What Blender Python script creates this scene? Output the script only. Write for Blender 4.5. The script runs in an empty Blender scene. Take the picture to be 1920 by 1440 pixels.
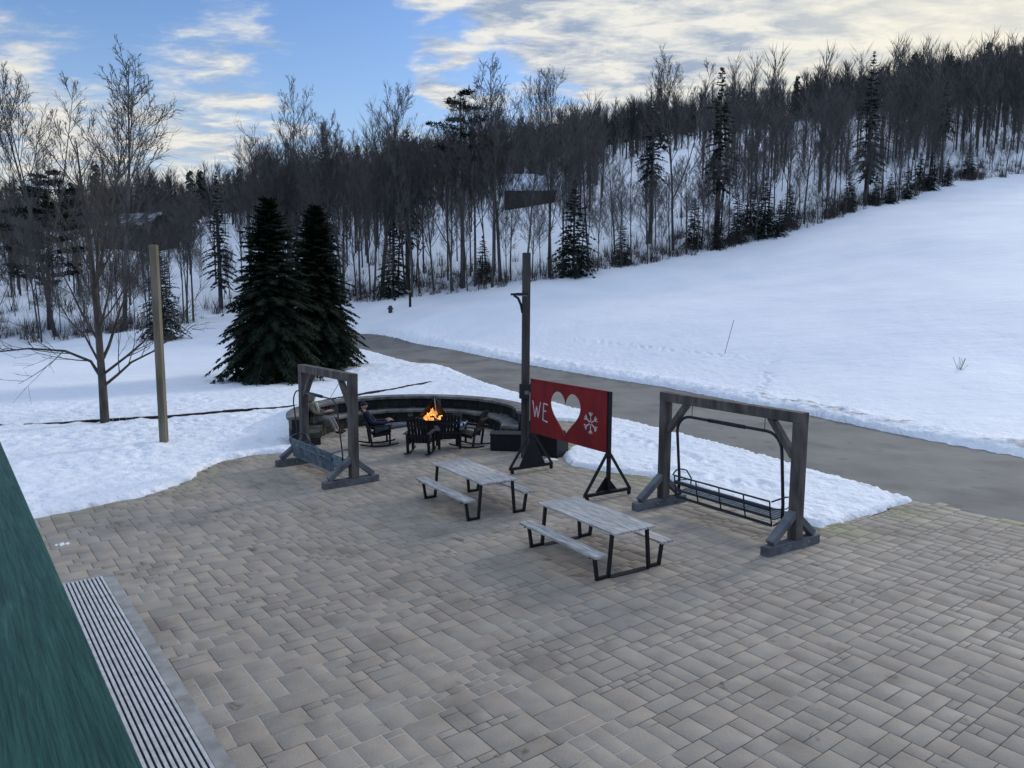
import bpy, math, random
import numpy as np
from mathutils import Vector, Matrix
from mathutils.geometry import tessellate_polygon
R = math.radians
random.seed(7); rng = np.random.default_rng(7)
scene = bpy.context.scene
COL = scene.collection

# ------------------------------------------------------------------ camera
CAMZ = 4.4; F = 1400.0; PITCH = math.atan(163 / F); ROLL = 0.0064
cam_d = bpy.data.cameras.new("camera"); cam = bpy.data.objects.new("camera", cam_d); COL.objects.link(cam)
cam_d.sensor_width = 36; cam_d.lens = F / 1920 * 36; cam_d.clip_start = 0.05; cam_d.clip_end = 3000
CM = Matrix.Rotation(math.pi / 2 - PITCH, 4, 'X') @ Matrix.Rotation(ROLL, 4, 'Z')
cam.matrix_world = Matrix.Translation((0, 0, CAMZ)) @ CM
scene.camera = cam
CR = CM.to_3x3()
def ray(px, py): return CR @ Vector(((px - 960) / F, -(py - 720) / F, -1))
def W(px, py, z=0.0):                 # survey helper: photo point on the level z -> metres
    d = ray(px, py); t = (z - CAMZ) / d.z; return Vector((d.x * t, d.y * t, z))
def WD(px, py, dist):                 # photo point at a distance ahead
    d = ray(px, py); t = dist / d.y; return Vector((d.x * t, dist, CAMZ + d.z * t))

# ------------------------------------------------------------------ sky and sun
SUN_AZ, SUN_EL = 48, 24
world = bpy.data.worlds.new("World"); scene.world = world; world.use_nodes = True
def sky():
    nt = world.node_tree; N = nt.nodes; L = nt.links; N.clear()
    out = N.new('ShaderNodeOutputWorld'); bg = N.new('ShaderNodeBackground'); bg.inputs[1].default_value = 0.11
    s = N.new('ShaderNodeTexSky'); s.sky_type = 'NISHITA'; s.sun_disc = False
    s.sun_elevation = R(SUN_EL); s.sun_rotation = R(SUN_AZ); s.altitude = 300; s.air_density = 1.0; s.dust_density = 1.1; s.ozone_density = 2.0
    tc = N.new('ShaderNodeTexCoord'); sep = N.new('ShaderNodeSeparateXYZ'); L.new(tc.outputs['Generated'], sep.inputs[0])
    def M(op, a, b=None, c=None):
        m = N.new('ShaderNodeMath'); m.operation = op
        for i, v in enumerate((a, b, c)):
            if v is None: continue
            if isinstance(v, (int, float)): m.inputs[i].default_value = v
            else: L.new(v, m.inputs[i])
        return m.outputs[0]
    # cloud layer seen in perspective: direction / height
    zz = M('ADD', M('MAXIMUM', sep.outputs[2], 0.0), 0.10)
    cx = M('DIVIDE', sep.outputs[0], zz); cy = M('DIVIDE', sep.outputs[1], zz)
    cmb = N.new('ShaderNodeCombineXYZ'); L.new(cx, cmb.inputs[0]); L.new(cy, cmb.inputs[1])
    def noise(scale, det, rough, sx=1, sy=1, rot=0.0, off=(0, 0, 0), dist=0.0):
        mp = N.new('ShaderNodeMapping'); mp.inputs['Scale'].default_value = (sx, sy, 1); mp.inputs['Rotation'].default_value = (0, 0, rot)
        mp.inputs['Location'].default_value = off
        L.new(cmb.outputs[0], mp.inputs[0]); n = N.new('ShaderNodeTexNoise'); n.inputs['Scale'].default_value = scale
        n.inputs['Detail'].default_value = det; n.inputs['Roughness'].default_value = rough; n.inputs['Distortion'].default_value = dist
        L.new(mp.outputs[0], n.inputs['Vector']); return n.outputs[0]
    big = noise(1.3, 7, 0.62, 1.0, 1.5, 0.5, (3.1, 1.7, 0), 0.2)
    rip = noise(4.6, 9, 0.64, 1.0, 1.7, 0.75, (1.3, 7.7, 0), 0.25)
    wn = N.new('ShaderNodeTexNoise'); wn.inputs['Scale'].default_value = 2.6; wn.inputs['Detail'].default_value = 6; L.new(cmb.outputs[0], wn.inputs['Vector'])
    w1 = N.new('ShaderNodeVectorMath'); w1.operation = 'SUBTRACT'; L.new(wn.outputs['Color'], w1.inputs[0]); w1.inputs[1].default_value = (.5, .5, .5)
    w2 = N.new('ShaderNodeVectorMath'); w2.operation = 'SCALE'; L.new(w1.outputs[0], w2.inputs[0]); w2.inputs['Scale'].default_value = 0.32
    wv = N.new('ShaderNodeVectorMath'); L.new(w2.outputs[0], wv.inputs[0]); L.new(tc.outputs['Generated'], wv.inputs[1])
    def blob(px, py, rad, hard=1.0):
        d = ray(px, py).normalized()
        vm = N.new('ShaderNodeVectorMath'); vm.operation = 'DISTANCE'; L.new(wv.outputs[0], vm.inputs[0]); vm.inputs[1].default_value = d
        mr = N.new('ShaderNodeMapRange'); mr.interpolation_type = 'SMOOTHSTEP'; L.new(vm.outputs['Value'], mr.inputs[0])
        mr.inputs[1].default_value = rad; mr.inputs[2].default_value = rad * 0.05; mr.inputs[3].default_value = 0; mr.inputs[4].default_value = hard
        return mr.outputs[0]
    bias = None
    for b in ((1500, -250, 0.62, 0.75), (1250, 20, 0.34, 0.5), (1750, 60, 0.40, 0.65), (940, -10, 0.17, 0.40), (440, 85, 0.14, 0.26), (445, 178, 0.05, 0.25), (30, 110, 0.17, 0.22),
              (110, 330, 0.20, 0.42), (180, 240, 0.15, 0.14), (1180, 190, 0.10, 0.35), (850, 60, 0.10, 0.30), (0, -350, 0.4, 0.1), (430, 330, 0.16, 0.30)):
        v = blob(*b); bias = v if bias is None else M('ADD', bias, v)
    hole = M('ADD', blob(620, -10, 0.17, 0.45), blob(1000, 180, 0.11, 0.62)); hole = M('ADD', hole, blob(180, -20, 0.20, 0.30))
    hole = M('ADD', hole, blob(640, 120, 0.15, 0.35))
    dens = M('SUBTRACT', M('ADD', bias, M('MULTIPLY', M('SUBTRACT', big, 0.5), 1.5)), hole)
    dens = M('ADD', dens, M('MULTIPLY', M('SUBTRACT', rip, 0.5), 1.25))
    mr = N.new('ShaderNodeMapRange'); mr.interpolation_type = 'SMOOTHSTEP'; L.new(dens, mr.inputs[0]); mr.inputs[1].default_value = -0.10; mr.inputs[2].default_value = 0.62
    mask = mr.outputs[0]
    # cloud tone: ripples of cream and grey, brighter towards the sun
    sunp = blob(1890, 95, 0.55, 1.0); sunl = blob(100, 330, 0.30, 0.8)
    tone = N.new('ShaderNodeValToRGB'); e = tone.color_ramp.elements
    e[0].position = 0.38; e[0].color = (0.33, 0.42, 0.57, 1); e[1].position = 0.60; e[1].color = (0.86, 0.85, 0.80, 1)
    L.new(rip, tone.inputs[0])
    def mix(f, a, b):
        m = N.new('ShaderNodeMix'); m.data_type = 'RGBA'
        if isinstance(f, float): m.inputs[0].default_value = f
        else: L.new(f, m.inputs[0])
        for i, v in ((6, a), (7, b)):
            if isinstance(v, tuple): m.inputs[i].default_value = v
            else: L.new(v, m.inputs[i])
        return m.outputs[2]
    cc = mix(M('MULTIPLY', M('POWER', sunp, 2.0), 0.6), tone.outputs[0], (1.05, 0.98, 0.78, 1))
    cc = mix(M('MULTIPLY', sunl, 0.6), cc, (0.86, 0.82, 0.72, 1))
    vo = N.new('ShaderNodeVectorMath'); vo.operation = 'DISTANCE'; L.new(tc.outputs['Generated'], vo.inputs[0]); vo.inputs[1].default_value = (-0.03, -0.16, 0.986)  # unseen bright patch overhead, added to the clouds to light the scene
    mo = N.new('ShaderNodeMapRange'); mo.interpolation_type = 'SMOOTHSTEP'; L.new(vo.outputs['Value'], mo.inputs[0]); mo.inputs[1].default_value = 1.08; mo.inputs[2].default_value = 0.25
    over = mo.outputs[0]; mask = M('MAXIMUM', mask, over); cc = mix(over, cc, OVER_FILL)
    gain = N.new('ShaderNodeVectorMath'); gain.operation = 'SCALE'; L.new(cc, gain.inputs[0]); gain.inputs['Scale'].default_value = 1 / 0.11
    skyc = N.new('ShaderNodeVectorMath'); skyc.operation = 'MULTIPLY'; L.new(s.outputs[0], skyc.inputs[0]); skyc.inputs[1].default_value = SKYMUL
    hz = N.new('ShaderNodeMapRange'); hz.interpolation_type = 'SMOOTHSTEP'; L.new(sep.outputs[2], hz.inputs[0]); hz.inputs[1].default_value = 0.36; hz.inputs[2].default_value = 0.10; hz.inputs[3].default_value = 0.0; hz.inputs[4].default_value = 0.6
    pale = mix(hz.outputs[0], skyc.outputs[0], (0.46 / .11, 0.62 / .11, 0.78 / .11, 1))
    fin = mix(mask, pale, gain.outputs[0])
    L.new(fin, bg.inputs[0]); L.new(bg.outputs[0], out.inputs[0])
SKYMUL = (1.05, 1.25, 1.55); OVER_FILL = (1.04, 1.24, 1.55, 1)
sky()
sd = bpy.data.lights.new("sun", 'SUN'); sd.energy = 1.45; sd.angle = R(9); sd.color = (1.0, 0.93, 0.82)
sun = bpy.data.objects.new("sun", sd); COL.objects.link(sun)
sdir = Vector((math.sin(R(SUN_AZ)) * math.cos(R(SUN_EL + 10)), math.cos(R(SUN_AZ)) * math.cos(R(SUN_EL + 10)), math.sin(R(SUN_EL + 10))))
sdir = Vector((math.sin(R(SUN_AZ)) * math.cos(R(SUN_EL)), math.cos(R(SUN_AZ)) * math.cos(R(SUN_EL)), math.sin(R(SUN_EL))))
sun.rotation_euler = sdir.to_track_quat('Z', 'Y').to_euler(); sun.location = (0, 0, 60)
vs = scene.view_settings; vs.view_transform = 'Standard'; vs.look = 'None'; vs.gamma = 1; vs.use_curve_mapping = False; vs.exposure = 0.0
scene.cycles.max_bounces = 6; scene.cycles.diffuse_bounces = 3

# ------------------------------------------------------------------ materials
MATS = {}
def mat(name, base, rough=0.8, vary=0.0, scale=5.0, bump=0.0, bscale=20.0, col2=None, metal=0.0, attr=None, stretch=None, detail=4, spec=0.4, spread=(0.35, 0.65)):
    m = bpy.data.materials.new(name); m.use_nodes = True; nt = m.node_tree; N = nt.nodes; L = nt.links
    p = N['Principled BSDF']; p.inputs['Roughness'].default_value = rough; p.inputs['Metallic'].default_value = metal
    p.inputs['Specular IOR Level'].default_value = spec
    tc = N.new('ShaderNodeTexCoord'); mp = N.new('ShaderNodeMapping'); L.new(tc.outputs['Object'], mp.inputs[0])
    if stretch: mp.inputs['Scale'].default_value = stretch
    n = N.new('ShaderNodeTexNoise'); n.inputs['Scale'].default_value = scale; n.inputs['Detail'].default_value = detail; L.new(mp.outputs[0], n.inputs['Vector'])
    r = N.new('ShaderNodeValToRGB'); L.new(n.outputs[0], r.inputs[0])
    c2 = col2 or tuple(min(1, c * (1 + vary)) for c in base); c1 = base if col2 else tuple(c * (1 - vary) for c in base)
    r.color_ramp.elements[0].position = spread[0]; r.color_ramp.elements[1].position = spread[1]
    r.color_ramp.elements[0].color = (*c1, 1); r.color_ramp.elements[1].color = (*c2, 1)
    src = r.outputs[0]
    if attr:
        a = N.new('ShaderNodeVertexColor'); a.layer_name = attr
        mx = N.new('ShaderNodeMix'); mx.data_type = 'RGBA'; mx.blend_type = 'MULTIPLY'; mx.inputs[0].default_value = 1
        L.new(src, mx.inputs[6]); L.new(a.outputs[0], mx.inputs[7]); src = mx.outputs[2]
    L.new(src, p.inputs['Base Color'])
    if bump:
        nb = N.new('ShaderNodeTexNoise'); nb.inputs['Scale'].default_value = bscale; nb.inputs['Detail'].default_value = 5; L.new(mp.outputs[0], nb.inputs['Vector'])
        b = N.new('ShaderNodeBump'); b.inputs['Strength'].default_value = min(1, bump); b.inputs['Distance'].default_value = 0.02 if bump <= 1 else 0.02 * bump
        L.new(nb.outputs[0], b.inputs['Height']); L.new(b.outputs[0], p.inputs['Normal'])
    MATS[name] = m; return m
mat('timber', (0.050, 0.042, 0.038), 0.85, scale=6, col2=(0.13, 0.112, 0.10), stretch=(1, 1, 0.25), bump=0.6, bscale=14)
mat('timber_foot', (0.085, 0.086, 0.095), 0.85, scale=4, col2=(0.16, 0.162, 0.175), stretch=(1, 1, 1), bump=0.5, bscale=14)
mat('tabletop', (0.24, 0.225, 0.21), 0.75, scale=5, col2=(0.58, 0.55, 0.52), stretch=(0.7, 6, 1), bump=0.3, bscale=20, spread=(0.3, 0.7))
mat('black_steel', (0.010, 0.010, 0.013), 0.45, vary=0.3, spec=0.3)
mat('chair_steel', (0.018, 0.022, 0.032), 0.45, vary=0.3, metal=0.2)
mat('blue_steel', (0.035, 0.06, 0.085), 0.5, scale=8, col2=(0.12, 0.16, 0.19), bump=0.2)
mat('black_plastic', (0.008, 0.008, 0.011), 0.5, vary=0.3, spec=0.25)
mat('pole_wood', (0.095, 0.078, 0.052), 0.85, scale=5, col2=(0.20, 0.17, 0.12), stretch=(1, 1, 0.15), bump=0.5, bscale=15)
mat('pole_wood_dark', (0.035, 0.03, 0.03), 0.85, scale=5, col2=(0.08, 0.07, 0.065), stretch=(1, 1, 0.15), bump=0.5, bscale=15)
mat('red_paint', (0.16, 0.008, 0.010), 0.6, scale=3, col2=(0.25, 0.012, 0.014), stretch=(1, 1, 0.4), bump=0.15, bscale=30, spec=0.25)
mat('sign_trim', (0.30, 0.24, 0.23), 0.7, vary=0.2)
mat('chalk_white', (0.40, 0.36, 0.36), 0.8, scale=25, col2=(0.72, 0.68, 0.68))
mat('green_paint', (0.010, 0.052, 0.045), 0.55, scale=9, col2=(0.022, 0.090, 0.074), stretch=(1, 22, 1), bump=0.7, bscale=14, spec=0.25)
mat('bark', (0.035, 0.032, 0.031), 0.9, scale=3, col2=(0.11, 0.10, 0.095), stretch=(1, 1, 0.2))
mat('twig', (0.060, 0.054, 0.054), 0.9, scale=1, col2=(0.11, 0.098, 0.092))
mat('young_bark', (0.035, 0.03, 0.026), 0.9, scale=8, col2=(0.085, 0.07, 0.058), stretch=(1, 1, 0.3))
mat('needles', (0.006, 0.012, 0.008), 0.8, scale=1.6, col2=(0.020, 0.030, 0.017), spec=0.1)
mat('needles_far', (0.010, 0.018, 0.014), 0.8, scale=0.8, col2=(0.028, 0.042, 0.030), spec=0.1)
mat('stone', (0.40, 0.38, 0.36), 0.9, scale=9, col2=(0.8, 0.78, 0.75), attr='Col', bump=0.8, bscale=12)
mat('coping', (0.07, 0.066, 0.062), 0.85, scale=3, col2=(0.19, 0.18, 0.17), bump=0.4, bscale=25)
mat('paver', (0.88, 0.88, 0.88), 0.85, scale=3, col2=(1.06, 1.06, 1.06), attr='Col', bump=0.35, bscale=30, spec=0.3)
mat('concrete', (0.22, 0.215, 0.20), 0.85, scale=4, col2=(0.33, 0.325, 0.31), bump=0.3, bscale=40)
mat('grate_bar', (0.58, 0.57, 0.55), 0.5, vary=0.15, scale=9, metal=0.3)
mat('dark_gap', (0.012, 0.012, 0.014), 0.9, vary=0.2)
mat('asphalt', (0.142, 0.136, 0.126), 0.85, scale=0.45, col2=(0.222, 0.212, 0.194), stretch=(1, 1, 1), bump=0.4, bscale=40, detail=9, spread=(0.3, 0.68))
mat('house_wall', (0.035, 0.030, 0.030), 0.8, vary=0.3, scale=1)
mat('shingle', (0.05, 0.05, 0.055), 0.9, scale=0.8, col2=(0.30, 0.32, 0.36), spread=(.5, .62))
mat('house_glass', (0.02, 0.024, 0.03), 0.15, vary=0.1)
mat('skin', (0.42, 0.26, 0.20), 0.6, vary=0.05)
mat('navy_cloth', (0.006, 0.010, 0.028), 0.9, vary=0.3, scale=12, bump=0.4)
mat('grey_cloth', (0.11, 0.11, 0.13), 0.9, vary=0.3, scale=12, bump=0.4)
mat('tan_cloth', (0.13, 0.115, 0.078), 0.9, vary=0.3, scale=10, bump=0.4)
mat('pale_cloth', (0.17, 0.16, 0.15), 0.9, vary=0.2, scale=10)
mat('dark_cap', (0.012, 0.012, 0.02), 0.9, vary=0.2)
mat('boot', (0.012, 0.011, 0.011), 0.6, vary=0.2)
mat('scarf', (0.42, 0.44, 0.34), 0.9, vary=0.2)
mat('blue_blanket', (0.02, 0.045, 0.16), 0.9, scale=9, col2=(0.42, 0.48, 0.62), spread=(0.5, 0.56))
mat('log', (0.02, 0.014, 0.01), 0.9, vary=0.3)
mat('marker_orange', (0.05, 0.035, 0.04), 0.8, vary=0.2)
mat('brush', (0.035, 0.028, 0.026), 0.9, scale=0.5, col2=(0.075, 0.060, 0.052))
mat('forest_mass', (0.030, 0.029, 0.030), 0.95, scale=0.05, col2=(0.060, 0.054, 0.054))
mat('leaf_litter', (0.06, 0.055, 0.03), 0.95, scale=3, col2=(0.14, 0.12, 0.07))
mat('lamp_metal', (0.012, 0.013, 0.015), 0.5, vary=0.2)
mat('lamp_glass', (0.45, 0.46, 0.42), 0.2, vary=0.1)
def rail_wear():
    m = MATS['green_paint']; nt = m.node_tree; N = nt.nodes; L = nt.links; p = N['Principled BSDF']; src = p.inputs['Base Color'].links[0].from_socket
    tc = N.new('ShaderNodeTexCoord'); mp = N.new('ShaderNodeMapping'); mp.inputs['Scale'].default_value = (1.4, 14, 1); L.new(tc.outputs['Object'], mp.inputs[0])
    for sc, lo, hi, col in ((3.0, .60, .72, (0.005, 0.022, 0.020, 1)), (5.5, .64, .74, (0.055, 0.14, 0.12, 1))):
        n = N.new('ShaderNodeTexNoise'); n.inputs['Scale'].default_value = sc; n.inputs['Detail'].default_value = 6; L.new(mp.outputs[0], n.inputs['Vector'])
        r = N.new('ShaderNodeMapRange'); L.new(n.outputs[0], r.inputs[0]); r.inputs[1].default_value = lo; r.inputs[2].default_value = hi; r.inputs[4].default_value = .6
        x = N.new('ShaderNodeMix'); x.data_type = 'RGBA'; L.new(r.outputs[0], x.inputs[0]); L.new(src, x.inputs[6]); x.inputs[7].default_value = col; src = x.outputs[2]
    L.new(src, p.inputs['Base Color'])
rail_wear()
def flame_mat():
    m = bpy.data.materials.new('flame'); m.use_nodes = True; nt = m.node_tree; N = nt.nodes; L = nt.links; N.clear()
    o = N.new('ShaderNodeOutputMaterial'); e = N.new('ShaderNodeEmission'); n = N.new('ShaderNodeTexNoise'); n.inputs['Scale'].default_value = 9
    r = N.new('ShaderNodeValToRGB'); r.color_ramp.elements[0].color = (0.9, 0.16, 0.02, 1); r.color_ramp.elements[0].position = 0.38
    r.color_ramp.elements[1].color = (1.0, 0.52, 0.15, 1); r.color_ramp.elements[1].position = 0.60
    tc = N.new('ShaderNodeTexCoord'); L.new(tc.outputs['Object'], n.inputs[0]); L.new(n.outputs[0], r.inputs[0]); L.new(r.outputs[0], e.inputs[0]); e.inputs[1].default_value = 1.5
    L.new(e.outputs[0], o.inputs[0]); MATS['flame'] = m
flame_mat()
def snow_mat(name):
    m = bpy.data.materials.new(name); m.use_nodes = True; nt = m.node_tree; N = nt.nodes; L = nt.links
    p = N['Principled BSDF']; p.inputs['Roughness'].default_value = 0.7; p.inputs['Specular IOR Level'].default_value = 0.25
    tc = N.new('ShaderNodeTexCoord')
    def nz(sc, det, st=None):
        mp = N.new('ShaderNodeMapping'); L.new(tc.outputs['Object'], mp.inputs[0])
        if st: mp.inputs['Scale'].default_value = st
        n = N.new('ShaderNodeTexNoise'); n.inputs['Scale'].default_value = sc; n.inputs['Detail'].default_value = det; L.new(mp.outputs[0], n.inputs['Vector']); return n.outputs[0]
    r = N.new('ShaderNodeValToRGB'); r.color_ramp.elements[0].color = (0.74, 0.77, 0.83, 1); r.color_ramp.elements[1].color = (0.84, 0.85, 0.88, 1)
    r.color_ramp.elements[0].position = 0.3; r.color_ramp.elements[1].position = 0.7
    L.new(nz(0.22, 6), r.inputs[0])
    a = N.new('ShaderNodeVertexColor'); a.layer_name = 'Col'; sp = N.new('ShaderNodeSeparateColor'); L.new(a.outputs[0], sp.inputs[0])
    d = N.new('ShaderNodeMath'); d.operation = 'MULTIPLY_ADD'; L.new(nz(2.6, 8), d.inputs[0]); d.inputs[1].default_value = 1.6; d.inputs[2].default_value = -1.25
    ad = N.new('ShaderNodeMath'); ad.operation = 'ADD'; L.new(d.outputs[0], ad.inputs[0]); L.new(sp.outputs[0], ad.inputs[1])
    mr = N.new('ShaderNodeMapRange'); L.new(ad.outputs[0], mr.inputs[0]); mr.inputs[1].default_value = 0.0; mr.inputs[2].default_value = 0.5
    mx = N.new('ShaderNodeMix'); mx.data_type = 'RGBA'; L.new(mr.outputs[0], mx.inputs[0]); L.new(r.outputs[0], mx.inputs[6]); mx.inputs[7].default_value = (0.25, 0.21, 0.18, 1)
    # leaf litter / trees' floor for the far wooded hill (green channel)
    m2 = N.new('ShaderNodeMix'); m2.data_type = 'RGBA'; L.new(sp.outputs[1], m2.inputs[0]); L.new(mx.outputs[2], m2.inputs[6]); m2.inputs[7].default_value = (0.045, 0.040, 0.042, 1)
    L.new(m2.outputs[2], p.inputs['Base Color'])
    b1 = N.new('ShaderNodeBump'); b1.inputs['Strength'].default_value = 0.9; b1.inputs['Distance'].default_value = 0.16
    sm = N.new('ShaderNodeMath'); sm.operation = 'MULTIPLY'; L.new(nz(3.4, 7), sm.inputs[0]); L.new(sp.outputs[2], sm.inputs[1]); L.new(sm.outputs[0], b1.inputs['Height'])
    b2 = N.new('ShaderNodeBump'); b2.inputs['Strength'].default_value = 0.6; b2.inputs['Distance'].default_value = 0.14; L.new(nz(0.9, 7, (0.35, 1.6, 1)), b2.inputs['Height'])
    L.new(b1.outputs[0], b2.inputs['Normal']); L.new(b2.outputs[0], p.inputs['Normal'])
    MATS[name] = m
snow_mat('snow')
def road_wear():
    m = MATS['asphalt']; nt = m.node_tree; N = nt.nodes; L = nt.links; p = N['Principled BSDF']; src = p.inputs['Base Color'].links[0].from_socket
    tc = N.new('ShaderNodeTexCoord')
    for sc, dt, lo, hi, col in ((0.28, 7, .56, .66, (0.055, 0.055, 0.055, 1)), (1.6, 8, .60, .70, (0.07, 0.068, 0.065, 1)), (28, 3, .62, .72, (0.30, 0.28, 0.25, 1))):
        n = N.new('ShaderNodeTexNoise'); n.inputs['Scale'].default_value = sc; n.inputs['Detail'].default_value = dt; L.new(tc.outputs['Object'], n.inputs['Vector'])
        r = N.new('ShaderNodeMapRange'); L.new(n.outputs[0], r.inputs[0]); r.inputs[1].default_value = lo; r.inputs[2].default_value = hi; r.inputs[4].default_value = .5
        x = N.new('ShaderNodeMix'); x.data_type = 'RGBA'; L.new(r.outputs[0], x.inputs[0]); L.new(src, x.inputs[6]); x.inputs[7].default_value = col; src = x.outputs[2]
    L.new(src, p.inputs['Base Color'])
road_wear()
def stain_paver():
    m = MATS['paver']; nt = m.node_tree; N = nt.nodes; L = nt.links; p = N['Principled BSDF']; src = p.inputs['Base Color'].links[0].from_socket
    tc = N.new('ShaderNodeTexCoord')
    def layer(src, scale, det, lo, hi, col, dist=0.0):
        n = N.new('ShaderNodeTexNoise'); n.inputs['Scale'].default_value = scale; n.inputs['Detail'].default_value = det; n.inputs['Distortion'].default_value = dist; L.new(tc.outputs['Object'], n.inputs['Vector'])
        r = N.new('ShaderNodeMapRange'); L.new(n.outputs[0], r.inputs[0]); r.inputs[1].default_value = lo; r.inputs[2].default_value = hi
        x = N.new('ShaderNodeMix'); x.data_type = 'RGBA'; x.blend_type = 'MULTIPLY'; L.new(r.outputs[0], x.inputs[0]); L.new(src, x.inputs[6]); x.inputs[7].default_value = col; return x.outputs[2]
    s = layer(src, 0.9, 8, .54, .70, (0.74, 0.73, 0.72, 1)); s = layer(s, 2.3, 5, .66, .72, (0.55, 0.53, 0.5, 1), .5); s = layer(s, 55, 3, .60, .70, (0.80, 0.79, 0.78, 1))
    L.new(s, p.inputs['Base Color'])
    n = N.new('ShaderNodeTexNoise'); n.inputs['Scale'].default_value = 0.7; n.inputs['Detail'].default_value = 5; L.new(tc.outputs['Object'], n.inputs['Vector'])
    r = N.new('ShaderNodeMapRange'); L.new(n.outputs[0], r.inputs[0]); r.inputs[1].default_value = .35; r.inputs[2].default_value = .65; r.inputs[3].default_value = .68; r.inputs[4].default_value = .92; L.new(r.outputs[0], p.inputs['Roughness'])
stain_paver()
def joint_mat():
    m = mat('joint', (0.060, 0.055, 0.048), 0.95, scale=0.8, col2=(0.55, 0.50, 0.43), detail=4, spread=(0.53, 0.60))
    nt = m.node_tree; N = nt.nodes; L = nt.links; ramp = [n for n in N if n.type == 'VALTORGB'][0]; src = ramp.inputs[0].links[0].from_socket
    g = N.new('ShaderNodeNewGeometry'); d = N.new('ShaderNodeVectorMath'); d.operation = 'DISTANCE'; L.new(g.outputs['Position'], d.inputs[0]); d.inputs[1].default_value = (-2.0, 6.4, 0)
    r = N.new('ShaderNodeMapRange'); L.new(d.outputs['Value'], r.inputs[0]); r.inputs[1].default_value = 1.5; r.inputs[2].default_value = 5.5; r.inputs[3].default_value = 0.10; r.inputs[4].default_value = -0.08
    a = N.new('ShaderNodeMath'); L.new(src, a.inputs[0]); L.new(r.outputs[0], a.inputs[1]); L.new(a.outputs[0], ramp.inputs[0])
joint_mat()

# ------------------------------------------------------------------ mesh helpers
class MB:
    def __init__(s): s.v = []; s.f = []; s.c = []
    def face(s, idx, col=None): s.f.append(idx); s.c.append(col)
    def quadbox(s, P, col=None):      # 8 corners: bottom 0-3 ccw, top 4-7
        b = len(s.v); s.v += [tuple(p) for p in P]
        for q in ((3, 2, 1, 0), (4, 5, 6, 7), (0, 1, 5, 4), (1, 2, 6, 5), (2, 3, 7, 6), (3, 0, 4, 7)): s.face(tuple(b + i for i in q), col)
    def box(s, x0, x1, y0, y1, z0, z1, col=None):
        s.quadbox([(x0, y0, z0), (x1, y0, z0), (x1, y1, z0), (x0, y1, z0), (x0, y0, z1), (x1, y0, z1), (x1, y1, z1), (x0, y1, z1)], col)
    def bar(s, a, b, w, h, up=(0, 0, 1), col=None):   # rectangular bar from a to b
        a = Vector(a); b = Vector(b); d = (b - a).normalized(); up = Vector(up)
        if abs(d.dot(up)) > 0.98: up = Vector((0, 1, 0))
        x = d.cross(up).normalized() * w / 2; y = x.cross(d).normalized() * h / 2
        s.quadbox([a - x - y, a + x - y, b + x - y, b - x - y, a - x + y, a + x + y, b + x + y, b - x + y], col)
    def tube(s, pts, rad, n=6, caps=True):
        pts = [Vector(p) for p in pts]; k = len(pts)
        if not hasattr(rad, '__len__'): rad = [rad] * k
        b = len(s.v); x = None
        for i in range(k):
            d = pts[min(i + 1, k - 1)] - pts[max(i - 1, 0)]
            if d.length < 1e-9: d = Vector((0, 0, 1))
            d.normalize()
            if x is None:
                x = d.orthogonal().normalized()
            else:
                x = x - d * x.dot(d)
                x = x.normalized() if x.length > 1e-6 else d.orthogonal().normalized()
            y = d.cross(x)
            for j in range(n):
                a = 2 * math.pi * j / n; q = pts[i] + (x * math.cos(a) + y * math.sin(a)) * rad[i]; s.v.append((q.x, q.y, q.z))
        for i in range(k - 1):
            for j in range(n):
                j2 = (j + 1) % n; s.face((b + i * n + j, b + i * n + j2, b + (i + 1) * n + j2, b + (i + 1) * n + j))
        if caps and n > 3:
            s.face(tuple(b + j for j in reversed(range(n)))); s.face(tuple(b + (k - 1) * n + j for j in range(n)))
    def prism(s, poly, z0, z1, col=None, M=None):   # polygon extruded; M maps (x,y,z)
        n = len(poly); b = len(s.v)
        for z in (z0, z1):
            for p in poly:
                q = Vector((p[0], p[1], z)); q = M @ q if M else q; s.v.append(tuple(q))
        s.face(tuple(b + i for i in reversed(range(n))), col); s.face(tuple(b + n + i for i in range(n)), col)
        for i in range(n):
            j = (i + 1) % n; s.face((b + i, b + j, b + n + j, b + n + i), col)
    def ball(s, c, r, nu=10, nv=7, M=None):
        b = len(s.v); r = r if hasattr(r, '__len__') else (r, r, r)
        for i in range(nv + 1):
            t = math.pi * i / nv
            for j in range(nu):
                a = 2 * math.pi * j / nu; s.v.append((c[0] + r[0] * math.sin(t) * math.cos(a), c[1] + r[1] * math.sin(t) * math.sin(a), c[2] + r[2] * math.cos(t)))
        for i in range(nv):
            for j in range(nu):
                j2 = (j + 1) % nu; s.face((b + i * nu + j, b + (i + 1) * nu + j, b + (i + 1) * nu + j2, b + i * nu + j2))
    def build(s, name, m, parent=None, smooth=False, bevel=0.0):
        me = bpy.data.meshes.new(name); me.from_pydata(s.v, [], s.f)
        me.materials.append(MATS[m])
        if any(c is not None for c in s.c):
            ca = me.color_attributes.new('Col', 'FLOAT_COLOR', 'CORNER'); arr = []
            for f, c in zip(s.f, s.c): arr += list((*(c or (1, 1, 1)), 1)) * len(f)
            ca.data.foreach_set('color', arr)
        if smooth: me.polygons.foreach_set('use_smooth', [True] * len(me.polygons))
        me.update(); o = bpy.data.objects.new(name, me); COL.objects.link(o)
        if parent: o.parent = parent
        if bevel:
            md = o.modifiers.new('bevel', 'BEVEL'); md.width = bevel; md.segments = 2; md.limit_method = 'ANGLE'
        return o
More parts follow.
